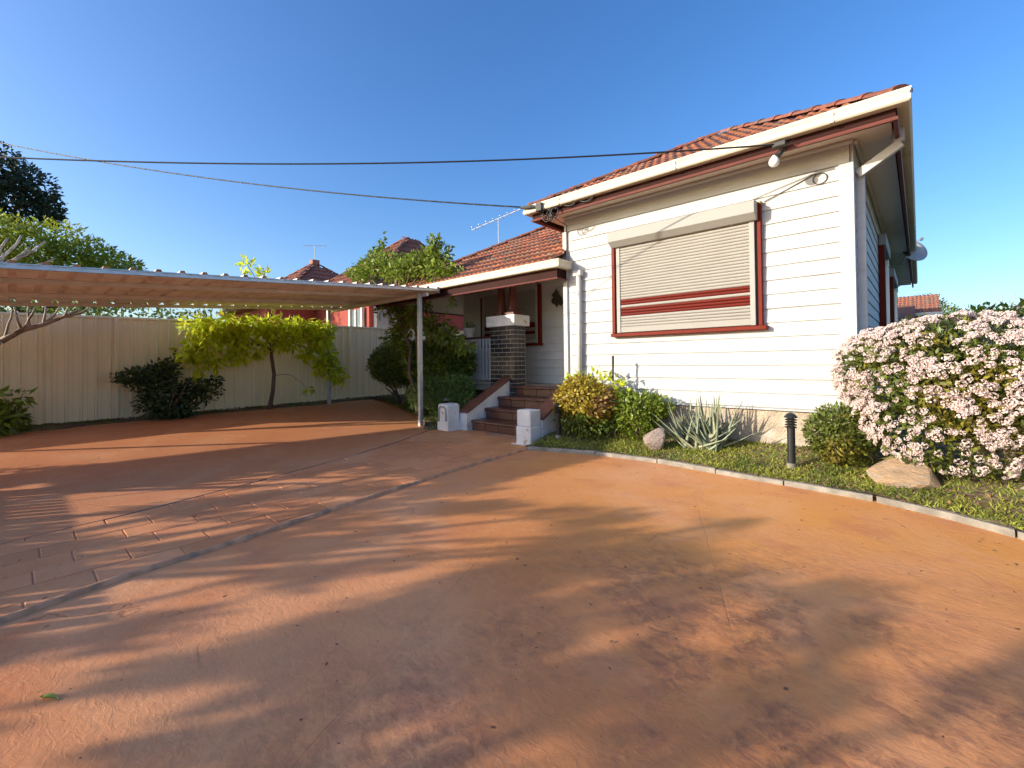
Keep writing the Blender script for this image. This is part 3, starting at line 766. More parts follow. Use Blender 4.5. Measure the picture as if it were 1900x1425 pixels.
sc_ = MB(); sc_.tube([(x0+.03, y0-.004, .16), (x0+.03, y0-.006, .38), (x0+.06, y0-.006, .425), (x0+.17, y0-.006, .425), (x0+.215, y0-.006, .39), (x0+.225, y0-.006, .18)], .018, 8)
sc_.build('scroll_moulding', mat('grey_moulding', (.38, .36, .36), .8, .1, 8), p1, smooth=True)
p2 = MB().box(-4.385, 4.915, -.02, -4.105, 5.17, .27).box(-4.375, 4.925, .2715, -4.115, 5.165, .505).build('pier', PLASTER, H, .012)
box('pier_foot', (-4.46, 4.885, -.01, -4.10, 4.93, .018), PLASTER, H, .006)

# --- brick pillar
px0, px1, py0, py1 = -6.46, -5.81, 6.50, 6.84
pil = box('brick_pillar', (px0+.006, py0+.006, .0, px1-.006, py1-.006, 1.905), MORTAR, H)
BR = MB().box(0, 0, 0, .2105, .10, .0755).mesh('brick', BRICK, bevel=.003); BH = MB().box(0, 0, 0, .100, .10, .0755).mesh('brick', BRICK, bevel=.003)
z = .10; row = 0
while z < 1.86:
    # front (-Y): 0.65 = 3 stretchers or half + 2 + half
    xs = [(0, BR), (.2205, BR), (.441, BR)] if row % 2 == 0 else [(0, BH), (.1105, BR), (.331, BR), (.5515, BH)]
    for x, me in xs: link('brick', me, pil, (px0+x, py0+rnd.uniform(-.001, .001), z))
    # right side (+X): remainder .24 behind the corner bricks
    qz = Quaternion((0, 0, 1), math.pi/2)
    ys_ = [(.11, BH), (.22, BH)] if row % 2 == 0 else [(.11, BR)]
    for y, me in ys_: link('brick', me, pil, (px1-.0+rnd.uniform(-.001, .001), py0+y, z), qz)
    z += .0865; row += 1
MB().box(px0-.06, py0-.06, 1.906, px1+.06, py1+.06, 2.12).build('capital', PLASTER, pil, .008)
for cx in (-6.30, -5.99):
    cy = (py0+py1)/2
    c = MB(); c.add([(cx-.13, cy-.13, 2.122), (cx+.13, cy-.13, 2.122), (cx+.13, cy+.13, 2.122), (cx-.13, cy+.13, 2.122), (cx-.13, cy-.13, 2.19), (cx+.13, cy-.13, 2.19), (cx+.13, cy+.13, 2.19), (cx-.13, cy+.13, 2.19)],
        [(0, 3, 2, 1), (4, 5, 6, 7), (0, 1, 5, 4), (1, 2, 6, 5), (2, 3, 7, 6), (3, 0, 4, 7)])
    r0, r1 = .095, .068
    c.lathe([(.12, 2.19), (.115, 2.215), (r0, 2.23), (r1, 2.68), (.075, 2.70), (.095, 2.72), (.10, 2.745)], (cx, cy, 0), 16)
    c.box(cx-.125, cy-.125, 2.7455, cx+.125, cy+.125, 2.80)
    c.build('porch_column', BROWNCOL, H, smooth=False)
box('porch_beam', (-9.2, 6.55, 2.801, -4.2, 6.78, 2.87), SOFFIT, H)

# --- balustrade
bl = MB().box(-9.3, 6.64, 1.70, px0, 6.72, 1.745).build('balustrade', POTT if False else BROWNCOL, H, .006)
box('bottom_rail', (-9.3, 6.65, .83, px0, 6.70, .88), WHITE, bl, .004)
pal = MB().box(0, 0, 0, .062, .018, .84).mesh('paling', WHITE, bevel=.003)
x = -9.28
while x < px0-.05: link('paling', pal, bl, (x, 6.62+rnd.uniform(-.002, .002), .858)); x += .098
box('deck_edge', (-9.4, 6.60, .735, px0, 6.70, .80), mat('timber_edge', (.40, .33, .22), .7, .2, 8), H, .005)

# ================================================================== things on the house
t = thing('flood_lamp', 'clear bulb spotlight on a black arm under the front eave', 'lamp', (-1.03, 5.49, 3.47))
MB().tube([(-1.03, 5.46, 3.47), (-1.02, 5.47, 3.44), (-1.05, 5.49, 3.42), (-1.10, 5.50, 3.37)], [.018, .018, .028, .034], 10).build('holder', BLACK, t, smooth=True)
bb = MB(); bb.lathe([(.0, -.055), (.028, -.05), (.048, -.03), (.055, 0), (.046, .03), (.028, .05), (.02, .07), (0, .071)], (-1.13, 5.505, 3.325), 16)
bb.build('bulb', BULB, t, smooth=True)
MB().tube([(-1.02, 5.44, 3.49), (-.98, 5.43, 3.45), (-.93, 5.44, 3.47)], .006, 6).build('bracket', BLACK, t, smooth=True)
t = thing('wall_ornament', 'dark bronze figure ornament hung on the porch wall beside the shutter', 'ornament', (-5.5, YP-.05, 2.5))
orn = MB(); orn.prism([(-5.60, YP-.06, 2.40), (-5.52, YP-.06, 2.36), (-5.49, YP-.06, 2.30), (-5.45, YP-.06, 2.37), (-5.38, YP-.06, 2.33), (-5.32, YP-.06, 2.38), (-5.36, YP-.06, 2.50), (-5.42, YP-.06, 2.56), (-5.44, YP-.06, 2.62), (-5.50, YP-.06, 2.68),
   (-5.56, YP-.06, 2.61), (-5.61, YP-.06, 2.58), (-5.57, YP-.06, 2.52), (-5.62, YP-.06, 2.46)], (0, .025, 0)); orn.build('figure', BRASS, t, .006)
MB().tube([(-5.50, YP-.05, 2.67), (-5.50, YP-.03, 2.72)], .005, 6).build('hook', BLACK, t)
t = thing('satellite_dish', 'grey satellite dish behind the right eave', 'dish', (.05, 13.2, 3.0))
d = MB(); n = 24; dc = Vector((-.10, 13.2, 3.50)); ax = Vector((.55, -.75, .35)).normalized(); u = ax.orthogonal().normalized(); v_ = ax.cross(u)
rings = [(0, 0), (.09, .01), (.18, .04), (.25, .075)]
for back in (0, .012):
    for (rr, dd) in rings:
        for k_ in range(n): a = 2*math.pi*k_/n; d.v.append(tuple(dc+u*rr*math.cos(a)+v_*rr*1.08*math.sin(a)+ax*(dd-back)))
for s2 in (0, 1):
    for j in range(3):
        for k_ in range(n): a = s2*4*n+j*n+k_; c = s2*4*n+j*n+(k_+1) % n; d.f.append((a, c, c+n, a+n))
for k_ in range(n): a = 3*n+k_; c = 3*n+(k_+1) % n; d.f.append((a, c, c+4*n, a+4*n))
d.build('reflector', DISHM, t, smooth=True, fix=False)
MB().tube([dc-ax*.02, dc-ax*.16, (-.25, 13.4, 3.3), (-.48, 13.4, 3.25)], .022, 8).build('mast', ALU, t)
MB().tube([dc-v_*.22+ax*.06, dc+ax*.36-v_*.08], .009, 6).tube([dc+ax*.36-v_*.08, dc+ax*.42-v_*.08], .03, 8).build('receiver_arm', ALU, t)

def antenna(label, base, h_, ax_dir, L, nel, el, tilt=0., m=ALU):
    t = thing('tv_antenna', label, 'antenna', base)
    top = Vector(base)+Vector((0, 0, h_)); MB().tube([base, top], .014, 6).build('mast', m, t)
    d = Vector((*ax_dir, tilt)).normalized(); s = d.cross(Vector((0, 0, 1))).normalized()
    MB().tube([top-d*L*.5, top+d*L*.5], .011, 6).build('boom', m, t)
    for i in range(nel):
        p = top-d*L*.5+d*L*(i+.5)/nel; e = el*(.6+.4*i/nel)
        MB().tube([p-s*e-Vector((0, 0, .0)), p+s*e], .006, 5).build('element', m, t)
    return t
a_ = antenna('tv antenna with tilted boom above the porch roof', (-7.62, 8.0, 3.9), .83, (-1.0, -.25), 1.6, 8, .16, -.22, BLACK if False else ALU)

# ================================================================== CABLES
def bez(pts, n=40):
    """smooth curve through three points by a quadratic in the chord parameter"""
    p0, p1, p2 = map(Vector, pts); t1 = (p1-p0).length/((p1-p0).length+(p2-p1).length)
    c = (p1-p0*(1-t1)**2-p2*t1**2)/(2*t1*(1-t1))
    return [p0*(1-t)**2+c*2*t*(1-t)+p2*t*t for t in [i/n for i in range(n+1)]]
t = thing('power_cable', 'thick twisted black cable running down to the left end of the front gutter', 'cable', (-4.50, 5.40, 3.60))
cp = bez([(-4.45, 5.42, 3.60), (-9.03, 3.24, 4.57), (-15.03, -.19, 6.19)]); e_ = cp[-1]+(cp[-1]-cp[-2])*14
MB().tube(cp+[e_], .011, 6).build('wire', CABLE, t, smooth=True)
hx_ = [Vector(p)+Vector((0, math.cos(i*1.3)*.010, math.sin(i*1.3)*.010)) for i, p in enumerate(bez([(-4.45, 5.42, 3.60), (-9.03, 3.24, 4.57), (-15.03, -.19, 6.19)], 220))]
MB().tube(hx_, .006, 5).build('strand', CABLEG, t)
MB().tube([(-4.62, 5.36, 3.625), (-4.42, 5.37, 3.60), (-4.30, 5.40, 3.57)], [.02, .03, .012], 8).box(-4.32, 5.36, 3.50, -4.22, 5.47, 3.62).build('clamp', CABLEG, t)
t = thing('power_cable', 'thin black cable crossing the roof edge to the middle of the front eave', 'cable', (-1.06, 5.40, 3.44))
cp = bez([(-1.06, 5.40, 3.455), (-4.86, 2.98, 3.64), (-8.33, -.10, 3.79)]); e_ = cp[-1]+(cp[-1]-cp[-2])*30+Vector((0, 0, .5))
MB().tube(cp+[e_], .0095, 6).build('wire', CABLE, t, smooth=True)
MB().box(-1.12, 5.37, 3.43, -1.0, 5.44, 3.475).build('clamp', CABLEG, t, .004)
t = thing('service_wires', 'tangle of looped black wires hanging at the left end of the eave', 'wires', (-4.25, 5.45, 3.5))
def loop(cx, z, rx, rz, y, rad, sd):
    r = random.Random(sd); return [(cx+rx*math.cos(a), y+r.uniform(-.012, .012), z+rz*math.sin(a)) for a in [math.pi*2*i/22+.4 for i in range(23)]]
for i, (cx, z, rx, rz) in enumerate(((-4.18, 3.43, .075, .10), (-4.12, 3.42, .05, .09), (-4.03, 3.44, .07, .075), (-4.20, 3.47, .09, .05))):
    MB().tube(loop(cx, z, rx, rz, 5.455, .01, i), .010, 6, cap=False).build('loop', CABLE, t, smooth=True)
for i, (xa, xb) in enumerate(((-4.2, -3.92), (-3.92, -3.62), (-3.62, -3.35))):
    pts_ = [Vector((xa+(xb-xa)*q/8, 5.478, 3.545-.05*math.sin(math.pi*q/8)-.01*i)) for q in range(9)]
    MB().tube(pts_, .008, 6).build('run', CABLEG if i else CABLE, t, smooth=True)
MB().tube([(-4.10, 5.47, 3.40), (-4.13, YF-.06, 3.36), (-4.14, YF-.05, 3.0), (-4.17, YF-.05, 2.86)], .007, 6).build('run', CABLEG, t, smooth=True)
t = thing('wall_wire_shadow', 'coiled thin wire right of the window, its straight run standing for a cable shadow', 'wire', (-.80, YF-.03, 3.2))
pts_ = [(-.78+.065*math.cos(a), YF-.032, 3.17+.06*math.sin(a)) for a in [1.9+2*math.pi*i/16 for i in range(17)]]
MB().tube(pts_+[(-.84, YF-.032, 3.23), (-1.10, YF-.030, 3.13), (-1.33, YF-.035, 3.05)], .0055, 5).build('loop', CABLEG, t, smooth=True)  # straight run is the cable's cast shadow built as a wire

# ================================================================== CARPORT
C = thing('carport', 'flat open carport of ribbed steel sheets on thin galvanised posts', 'carport', (-7.08, 5.27, 0))
CX0, CX1, CY1 = -10.85, -6.9, 5.56
def cz(y): return 2.29+.066*(y+.08)
prof = []
for k_ in range(3):
    y = k_*.24; prof += [(y, 0), (y+.16, 0), (y+.178, .042), (y+.222, .042)]
prof += [(.72, 0)]
y = CY1-.72; first = True; sheets = 0
while y > -7.2:
    x1 = CX1 if y+.36 > -3.0 else -7.9+(y+3.0)*.80  # unseen front sheets cut on a slant, shaped for their ground shadow
    if x1 < -10.7: break
    b = MB(); n = len(prof)
    for X in (CX0, x1+.012):
        for (dy, dz) in prof: b.v.append((X, y+dy, cz(y+dy)-.03+dz))
    for X in (CX0, x1+.012):
        for (dy, dz) in prof: b.v.append((X, y+dy, cz(y+dy)-.0325+dz))
    for q in range(n-1): b.f += [(q, q+1, n+q+1, n+q), (2*n+q, 3*n+q, 3*n+q+1, 2*n+q+1)]
    b.build('roof_sheet', SHEET, C, fix=False); y -= .72; sheets += 1
def sloped_beam(name, x, w_, zt, h_, m, y0=-3.0, y1=CY1):
    b = MB(); b.prism([(x, y0, cz(y0)+zt-h_), (x, y1, cz(y1)+zt-h_), (x, y1, cz(y1)+zt), (x, y0, cz(y0)+zt)], (w_, 0, 0)); return b.build(name, m, C, .003)
sloped_beam('fascia_beam', CX1-.028, .028, -.014, .060, GALV)
for x in (-7.95, -9.45): sloped_beam('purlin', x, .045, -.036, .06, BEAM, -6)
sloped_beam('purlin', CX0+.02, .045, -.036, .06, BEAM, -6)
MB().prism([(CX0, CY1-.005, cz(CY1)-.033), (CX1, CY1-.005, cz(CY1)-.033), (CX1, CY1-.005, cz(CY1)-.10), (CX0, CY1-.005, cz(CY1)-.10)], (0, .004, 0)).build('end_beam', BEAM, C)
MB().prism([(CX0, 5.25, cz(5.25)-.105), (CX1, 5.25, cz(5.25)-.105), (CX1, 5.25, cz(5.25)-.17), (CX0, 5.25, cz(5.25)-.17)], (0, .045, 0)).build('cross_beam', BEAM, C, .003)
for (x, z0) in ((-7.13, 0), (-10.84, .17)):
    MB().box(x, 5.19, z0-.02, x+.075, 5.265, cz(5.2)-.106).build('post', GALV, C, .006)
for (x, y_) in ((-7.13, -2.9), (-10.84, -2.9)): MB().box(x, y_, 0, x+.075, y_+.075, cz(y_)-.04).build('post', GALV, C, .006)

# ================================================================== FENCE
Fn = thing('panel_fence', 'cream ribbed steel fence along the left boundary', 'fence', (-11.4, 1.33, .2))
XF = -11.40
def ft(y): return 2.13+.012*(y-.7) if y > -.35 else 1.36  # unseen street end kept low, shaped for a shorter shadow
def fb(y): return .20+.012*(y-1)
posts = [-7.5, -5.1, -2.75, -.36, -.349, .42, 1.33, 2.53, 3.72, 6.10, 8.48, 10.8]
fprof = [(0, 0), (.012, .03), (.035, .03), (.05, 0), (.10, 0), (.106, .006), (.112, 0), (.195, 0)]
def fsheet(y0, y1):
    b = MB(); pts_ = []; y = y0
    while y < y1-.05:
        for (dy, dx) in fprof:
            if y+dy < y1: pts_.append((y+dy, dx))
        y += .197
    pts_.append((y1, 0)); n = len(pts_)
    for zf in (fb, ft):
        for (yy, dx) in pts_: b.v.append((XF+dx, yy, zf(yy)-(.01 if zf is ft else -.01)))
    for zf in (fb, ft):
        for (yy, dx) in pts_: b.v.append((XF+dx-.002, yy, zf(yy)-(.01 if zf is ft else -.01)))
    for q in range(n-1): b.f += [(q, q+1, n+q+1, n+q), (2*n+q, 3*n+q, 3*n+q+1, 2*n+q+1)]
    return b.build('fence_panel', FENCE, Fn, fix=False)
for ya, yb_ in zip(posts, posts[1:]):
    if yb_-ya < .1: continue
    n = max(1, round((yb_-ya)/.79))
    for q in range(n):
        a = ya+(yb_-ya)*q/n; c = ya+(yb_-ya)*(q+1)/n; fsheet(a+(.0 if q else .01), c+(.004 if q < n-1 else -.01))
    for (zf, name) in ((ft, 'top_rail'), (fb, 'bottom_rail')):
        b = MB(); z0, z1 = zf(ya), zf(yb_); b.prism([(XF-.012, ya+.03, z0-.02), (XF-.012, yb_-.03, z1-.02), (XF-.012, yb_-.03, z1+.022), (XF-.012, ya+.03, z0+.022)], (.05, 0, 0)); b.build(name, FENCE, Fn, .004)
for y in posts:
    if y != -.36: MB().box(XF-.015, y-.028, fb(y)-.12, XF+.048, y+.028, ft(y)+.028).build('fence_post', FENCE, Fn, .006)

# ================================================================== BOLLARD LIGHTS
def bollard(x, y, z, h_, label, loc_extra=0, head=BLACK):
    t = thing('bollard_light', label, 'garden light', (x, y, z), 'small bollard lights in the garden beds')
    MB().cyl((x, y, z-.03), (x, y, z+.05), .042, n=16).build('footing', CONC, t)
    MB().cyl((x, y, z+.051), (x, y, z+h_*.72), .036, n=18).build('post', BLACK, t, smooth=False)
    MB().cyl((x, y, z+h_*.721), (x, y, z+h_*.9), .026, n=12).build('lens', mat('lens', (.25, .25, .24), .3), t)
    for i in range(4):
        zz = z+h_*(.735+.045*i); MB().lathe([(.030, 0), (.052, -.006), (.054, .002), (.030, .012)], (x, y, zz), 20).build('louvre', head if False else BLACK, t, smooth=False)
    MB().lathe([(.060, 0), (.062, .008), (.040, .035), (.012, .052), (.0, .053)], (x, y, z+h_*.905), 20).build('cap', head, t)
    return t
bollard(-.98, 5.27, bedz(-.98, 5.27), .56, 'black louvred bollard light on the grass by the round green bush')
bollard(-3.82, 5.19, bedz(-3.82, 5.19), .50, 'plain black bollard light between the steps and the golden bush')
bollard(-6.80, 5.62, .06, .46, 'bollard light with pale cap and louvres behind the left pier', head=ALU)

# ================================================================== ROCKS
def rock(name, c, r, m, seed, label, flat=False):
    bm = bmesh.new(); bmesh.ops.create_icosphere(bm, subdivisions=3, radius=1)
    rr = random.Random(seed); ks = [(Vector((rr.gauss(0, 1), rr.gauss(0, 1), rr.gauss(0, 1))).normalized(), rr.uniform(.62, .9)) for _ in range(14)]
    for v in bm.verts:
        p = v.co.copy()
        for (nn_, d_) in ks:
            q = p.dot(nn_)
            if q > d_: p -= nn_*(q-d_)*.9
        p += Vector((rr.uniform(-1, 1), rr.uniform(-1, 1), rr.uniform(-1, 1)))*.015
        v.co = Vector((p.x*r[0], p.y*r[1], p.z*r[2]))
    me = bpy.data.meshes.new(name); bm.to_mesh(me); bm.free(); me.materials.append(m)
    o = link(name, me, None, c); o['label'] = label; o['category'] = 'rock'; return o
rock('garden_rock', (-2.47, 5.37, .21), (.15, .13, .17), ROCKM, 4, 'rounded grey pink boulder beside the aloe')
o = rock('garden_rock', (-.12, 5.16, .19), (.27, .20, .10), FLATROCK, 9, 'flat tan sandstone slab leaning below the flowering shrub')
o.rotation_mode = 'XYZ'; o.rotation_euler = (.75, .18, -.1)

# ================================================================== GARDEN PLANTS
t = thing('aloe_plant', 'spiky grey green aloe with long pointed leaves against the foundation', 'aloe', (-1.96, 5.58, .14))
r = random.Random(11)
for i in range(86):
    az = r.uniform(0, 2*math.pi); tilt = r.uniform(.05, 1.12)*(1 if r.random() < .8 else 1.15); L = r.uniform(.36, .66)*(1-.08*tilt); w0 = r.uniform(.024, .040)
    bx_, by_ = -1.97+r.uniform(-.20, .20), 5.60+r.uniform(-.10, .10)
    d = Vector((math.cos(az)*math.sin(tilt)*1.15, math.sin(az)*math.sin(tilt)*.7, math.cos(tilt))); sd = d.cross(Vector((0, 0, 1)))
    sd = sd.normalized() if sd.length > .01 else Vector((1, 0, 0)); nn_ = sd.cross(d).normalized()
    b = MB(); K = 7; bend = r.uniform(.0, .34)
    for q in range(K+1):
        f = q/K; p = Vector((bx_, by_, .12))+d*L*f+Vector((0, 0, 1))*bend*L*f*f*(.6)+Vector((0, 0, -.0)); ww = w0*(1-f**1.6)+.001
        b.v += [tuple(p-sd*ww+nn_*ww*.55), tuple(p-nn_*ww*.5), tuple(p+sd*ww+nn_*ww*.55), tuple(p+nn_*ww*.05)]
    for q in range(K):
        for e in range(4): a = q*4+e; c = q*4+(e+1) % 4; b.f.append((a, c, c+4, a+4))
    b.build('aloe_leaf', ALOE, t, smooth=True, fix=False)

def bush(name, label, cat, base, clumps, leaf, wid, m, stems=(), seed=1, group=None, barkm=BARK, **kw):
    t = thing(name, label, cat, base, group)
    if stems: branchy('stem', stems, barkm, t)
    foliage('foliage', clumps, leaf, wid, m, t, seed, **kw); return t
def rstems(c, h_, spread, n, r0=.012, seed=0):
    r = random.Random(seed); out = []
    for i in range(n):
        a = r.uniform(0, 2*math.pi); out.append((curve(c, (c[0]+math.cos(a)*spread, c[1]+math.sin(a)*spread*.7, c[2]+h_*r.uniform(.6, 1)), -.05, 5, .02, i), r0, r0*.3))
    return out
# golden bush
t = bush('golden_bush', 'rounded golden yellow and orange bush beside the steps', 'bush', (-3.55, 5.5, .1),
     [(-3.55, 5.48, .62, .46, .36, .33, 3600), (-3.62, 5.45, .78, .30, .26, .20, 1500), (-3.30, 5.50, .62, .22, .24, .24, 1200), (-3.80, 5.42, .50, .2, .2, .22, 900)],
     .048, .6, L_GOLD, rstems((-3.55, 5.5, .1), .5, .25, 8, seed=3), 21, out=.5, droop=-.1)
foliage('lower_foliage', [(-3.55, 5.46, .36, .42, .32, .24, 1800)], .05, .5, L_HEDGE, t, 22)
bush('green_bush', 'small bright green bush between the golden bush and the aloe', 'bush', (-2.80, 5.6, .14),
     [(-2.82, 5.62, .48, .34, .26, .30, 2600), (-2.62, 5.66, .55, .24, .2, .2, 1000), (-3.02, 5.66, .62, .18, .18, .2, 700)], .055, .48, L_MID, rstems((-2.8, 5.6, .12), .45, .2, 8, seed=4), 31, droop=-.15)
bush('round_bush', 'dense ball shaped olive green bush between the bollard and the flowering shrub', 'bush', (-.62, 5.45, .12),
     [(-.63, 5.45, .44, .29, .30, .29, 4200), (-.45, 5.5, .50, .2, .24, .24, 1400)], .045, .42, L_SHRUB, rstems((-.62, 5.45, .1), .4, .2, 8, seed=5), 41, droop=-.2, lump=.12)
# dark stake with leafy young plant
t = thing('garden_stake', 'thin dark wooden stake standing against the white boards', 'stake', (-3.17, 5.62, .15))
MB().tube([(-3.16, 5.62, .1), (-3.17, 5.62, .7), (-3.185, 5.62, .98), (-3.18, 5.62, 1.27)], [.012, .014, .013, .018], 7).build('pole', mat('dark_timber', (.06, .045, .035), .8, .3, 20), t)
bush('young_plant', 'sparse young broad leaved plant growing beside the stake', 'plant', (-3.2, 5.62, .15),
     [(-3.20, 5.60, .93, .24, .12, .10, 34), (-3.42, 5.6, 1.0, .12, .08, .08, 16), (-3.85, 5.72, .92, .22, .1, .08, 60), (-3.03, 5.6, .82, .10, .08, .10, 14)], .11, .42, L_YEL,
     [(curve((-3.2, 5.64, .15), (-3.36, 5.6, 1.02), -.05, 5, .02, 1), .008, .004), (curve((-3.2, 5.64, .3), (-3.04, 5.6, .95), -.05, 5, .02, 2), .007, .004), (curve((-3.2, 5.64, .15), (-3.22, 5.6, .98), .0, 5, .02, 5), .008, .004)], 51, droop=-.2)

# flowering shrub
fs = thing('flowering_shrub', 'large shrub covered in pale pink flower clusters at the house corner', 'shrub', (.45, 5.65, .1))
FC = [(.28, 5.55, .98, .88, .60, .58), (.95, 5.45, .90, .75, .60, .46), (.20, 5.35, .62, .60, .45, .42), (-.28, 5.52, 1.12, .36, .36, .34), (1.55, 5.2, .90, .6, .6, .40), (.0, 5.75, 1.18, .5, .45, .36)]
foliage('foliage', [(x, y, z, a*.93, b_*.93, c*.93, int(4200*a*b_*c/.2)) for x, y, z, a, b_, c in FC], .058, .42, L_SHRUB, fs, 61, shell=.6, droop=-.1)
branchy('branches', [(curve((.5, 5.5, .15), (.5+math.cos(a)*.6, 5.45+math.sin(a)*.5, .95), -.12, 6, .03, i), .022, .006) for i, a in enumerate([.1, .5, 1.2, 2.4, 3.3, 4.0, 4.7, 5.1, 5.6, 6.0])]+
     [(curve((.55, 5.2, .16), (1.25+.15*i, 4.95, .55+.1*i), -.05, 6, .03, 20+i), .018, .006) for i in range(4)], PALEBARK, fs)
rg = np.random.default_rng(77); cand = []
for (x, y, z, a, b_, c) in FC:
    n = int(4600*a*c); d = rand_dirs(rg, n)
    for q in d:
        if q[1] > .35 and q[2] < .5: continue
        if q[2] < -.45 and rg.random() < .55: continue
        rad = rg.uniform(.90, 1.05); p = np.array([x, y, z])+q*rad*np.array([a, b_, c])
        if p[2] < .25 or (p[0] < -.48 and p[1] > 5.9): continue
        inside = any(((p[0]-X)/A)**2+((p[1]-Y)/B)**2+((p[2]-Z)/Cc)**2 < .86 for X, Y, Z, A, B, Cc in FC)
        if inside: continue
        if math.sin(p[0]*9+p[2]*6+1)+math.sin(p[2]*13-p[0]*7)+math.sin(p[0]*21+p[1]*9)*.5+rg.normal()*.7 < -1.15: continue
        if p[0] > .75 and p[2] < .95-.25*(p[0]-.75) and p[2] > .42: continue
        cand.append((p, q))
def cluster_mesh(seed):
    r = np.random.default_rng(seed); P = []; V = []; Fc = []
    n = 26; 
    for i in range(n):
        d = r.normal(size=3); d[2] = abs(d[2])*.8+.1; d /= np.linalg.norm(d); c = d*np.array([.040, .040, .026])*r.uniform(.75, 1.1)
        s = .0105*r.uniform(.8, 1.25); t1 = np.cross(d, r.normal(size=3)); t1 /= np.linalg.norm(t1); t2 = np.cross(d, t1); o = len(V)
        V += [tuple(c+t1*s*1.0+d*s*.35), tuple(c+(t1*.31+t2*.95)*s+d*s*.35), tuple(c+(-t1*.81+t2*.59)*s+d*s*.35), tuple(c+(-t1*.81-t2*.59)*s+d*s*.35), tuple(c+(t1*.31-t2*.95)*s+d*s*.35), tuple(c-d*s*.3)]
        Fc += [(o+5, o+k, o+(k+1) % 5) for k in range(5)]
    return V, Fc
CMV = [cluster_mesh(i) for i in range(5)]
CM = []
for V, Fc in CMV:
    b = MB(); b.add(V, Fc); CM.append(b.mesh('flower_cluster', PETAL, fix=False))
cand.sort(key=lambda c: np.linalg.norm(c[0]-np.array([0, 0, 1.2])) + rg.random()*.25)
def qdir(q): return Vector(q).to_track_quat('Z', 'Y')
rest = MB()
for i, (p, q) in enumerate(cand):
    qq = qdir((q[0]+rg.normal()*.3, q[1]+rg.normal()*.3-.1, q[2]+.5)); s = rg.uniform(.5, .92)
    if i < 290:
        o = link('flower_cluster', CM[i % 5], fs, p, qq); o.scale = (s, s, s)
    else:
        V, Fc = CMV[i % 5]; M_ = Matrix.Translation(p) @ qq.to_matrix().to_4x4() @ Matrix.Scale(s, 4); rest.add([M_ @ Vector(v) for v in V], Fc)
stuff(rest.build('flower_mass', PETAL, fs, fix=False))

# hedge beyond the shrub
for (i, (x, y, z, a, b_, c)) in enumerate([(1.0, 9.2, 1.0, 1.1, .7, .85), (2.6, 9.0, 1.1, 1.1, .8, .95), (4.3, 8.6, 1.1, 1.2, .8, .9)]):
    bush('boundary_hedge', ['bright green leafy hedge just right of the distant red roof', 'tall leafy green hedge behind the flowering shrub at the right edge', 'green hedge beyond the right edge of the flowering shrub'][i], 'hedge', (x, y, 0),
         [(x, y, z, a, b_, c, 3600), (x-.3, y-.1, z+.5, .6, .5, .38, 900)], .10, .5, L_TREE, rstems((x, y, .05), .8, .5, 6, .03, i), 70+i)

# plants by the fence
bush('dark_shrub', 'dark green spreading shrub growing against the cream fence', 'shrub', (-10.8, 2.05, .17),
     [(-10.85, 1.98, .58, .36, .46, .42, 2000), (-10.85, 1.62, .98, .26, .34, .24, 700), (-10.85, 2.0, 1.12, .24, .26, .22, 500), (-10.8, 2.55, .70, .26, .36, .26, 650), (-10.8, 1.38, 1.0, .16, .24, .09, 160), (-10.8, 2.15, .33, .3, .36, .2, 600), (-10.8, 2.8, .88, .14, .14, .1, 90), (-10.8, 2.15, 1.32, .1, .1, .12, 60)],
     .085, .42, L_DARK, rstems((-10.8, 2.0, .15), .8, .5, 9, .018, 8), 81, shell=.35, droop=0)
bush('corner_plant', 'low leafy plant in the bed at the far left of the fence', 'plant', (-10.8, -.1, .12),
     [(-10.75, -.25, .35, .35, .42, .26, 900), (-10.8, .0, .72, .2, .22, .12, 60), (-10.85, -.35, .6, .2, .3, .2, 200)], .14, .35, L_MID,
     [(curve((-10.8, -.15, .12), (-10.8, .12, .78), -.04, 5, .02, 1), .010, .004), (curve((-10.8, -.15, .12), (-10.8, -.35, .8), -.04, 5, .02, 2), .010, .004)]+rstems((-10.8, -.2, .12), .4, .3, 6, .01, 2), 83, droop=.3)
# yellow-green tree
tr = thing('broadleaf_tree', 'small tree with bright yellow green drooping leaves in front of the fence', 'tree', (-10.85, 3.85, .2))
trunk = branchy('trunk', [([(-10.85, 3.86, .15), (-10.86, 3.95, .6), (-10.84, 3.97, 1.0), (-10.85, 3.92, 1.4), (-10.83, 3.95, 1.9), (-10.8, 3.9, 2.35)], .05, .028)], BARK, tr)
lb = []
for i, (y, z) in enumerate([(2.7, 1.95), (2.5, 1.6), (3.1, 2.2), (4.8, 2.2), (5.15, 1.6), (5.35, 1.2), (4.4, 2.3), (3.4, 2.2)]):
    lb.append((curve((-10.84, 3.93, 1.5+.05*i), (-10.7, y, z), -.12, 7, .02, i), .018, .006))
lb.append((curve((-10.84, 3.97, .95), (-10.7, 4.7, .55), -.18, 8, .01, 30), .006, .003)); lb.append((curve((-10.8, 3.9, 2.3), (-10.9, 3.45, 3.4), -.1, 6, .02, 31), .014, .006)); lb.append((curve((-10.8, 3.9, 2.3), (-10.9, 3.8, 3.3), -.1, 6, .02, 32), .012, .005))
branchy('branches', lb, BARK, tr)
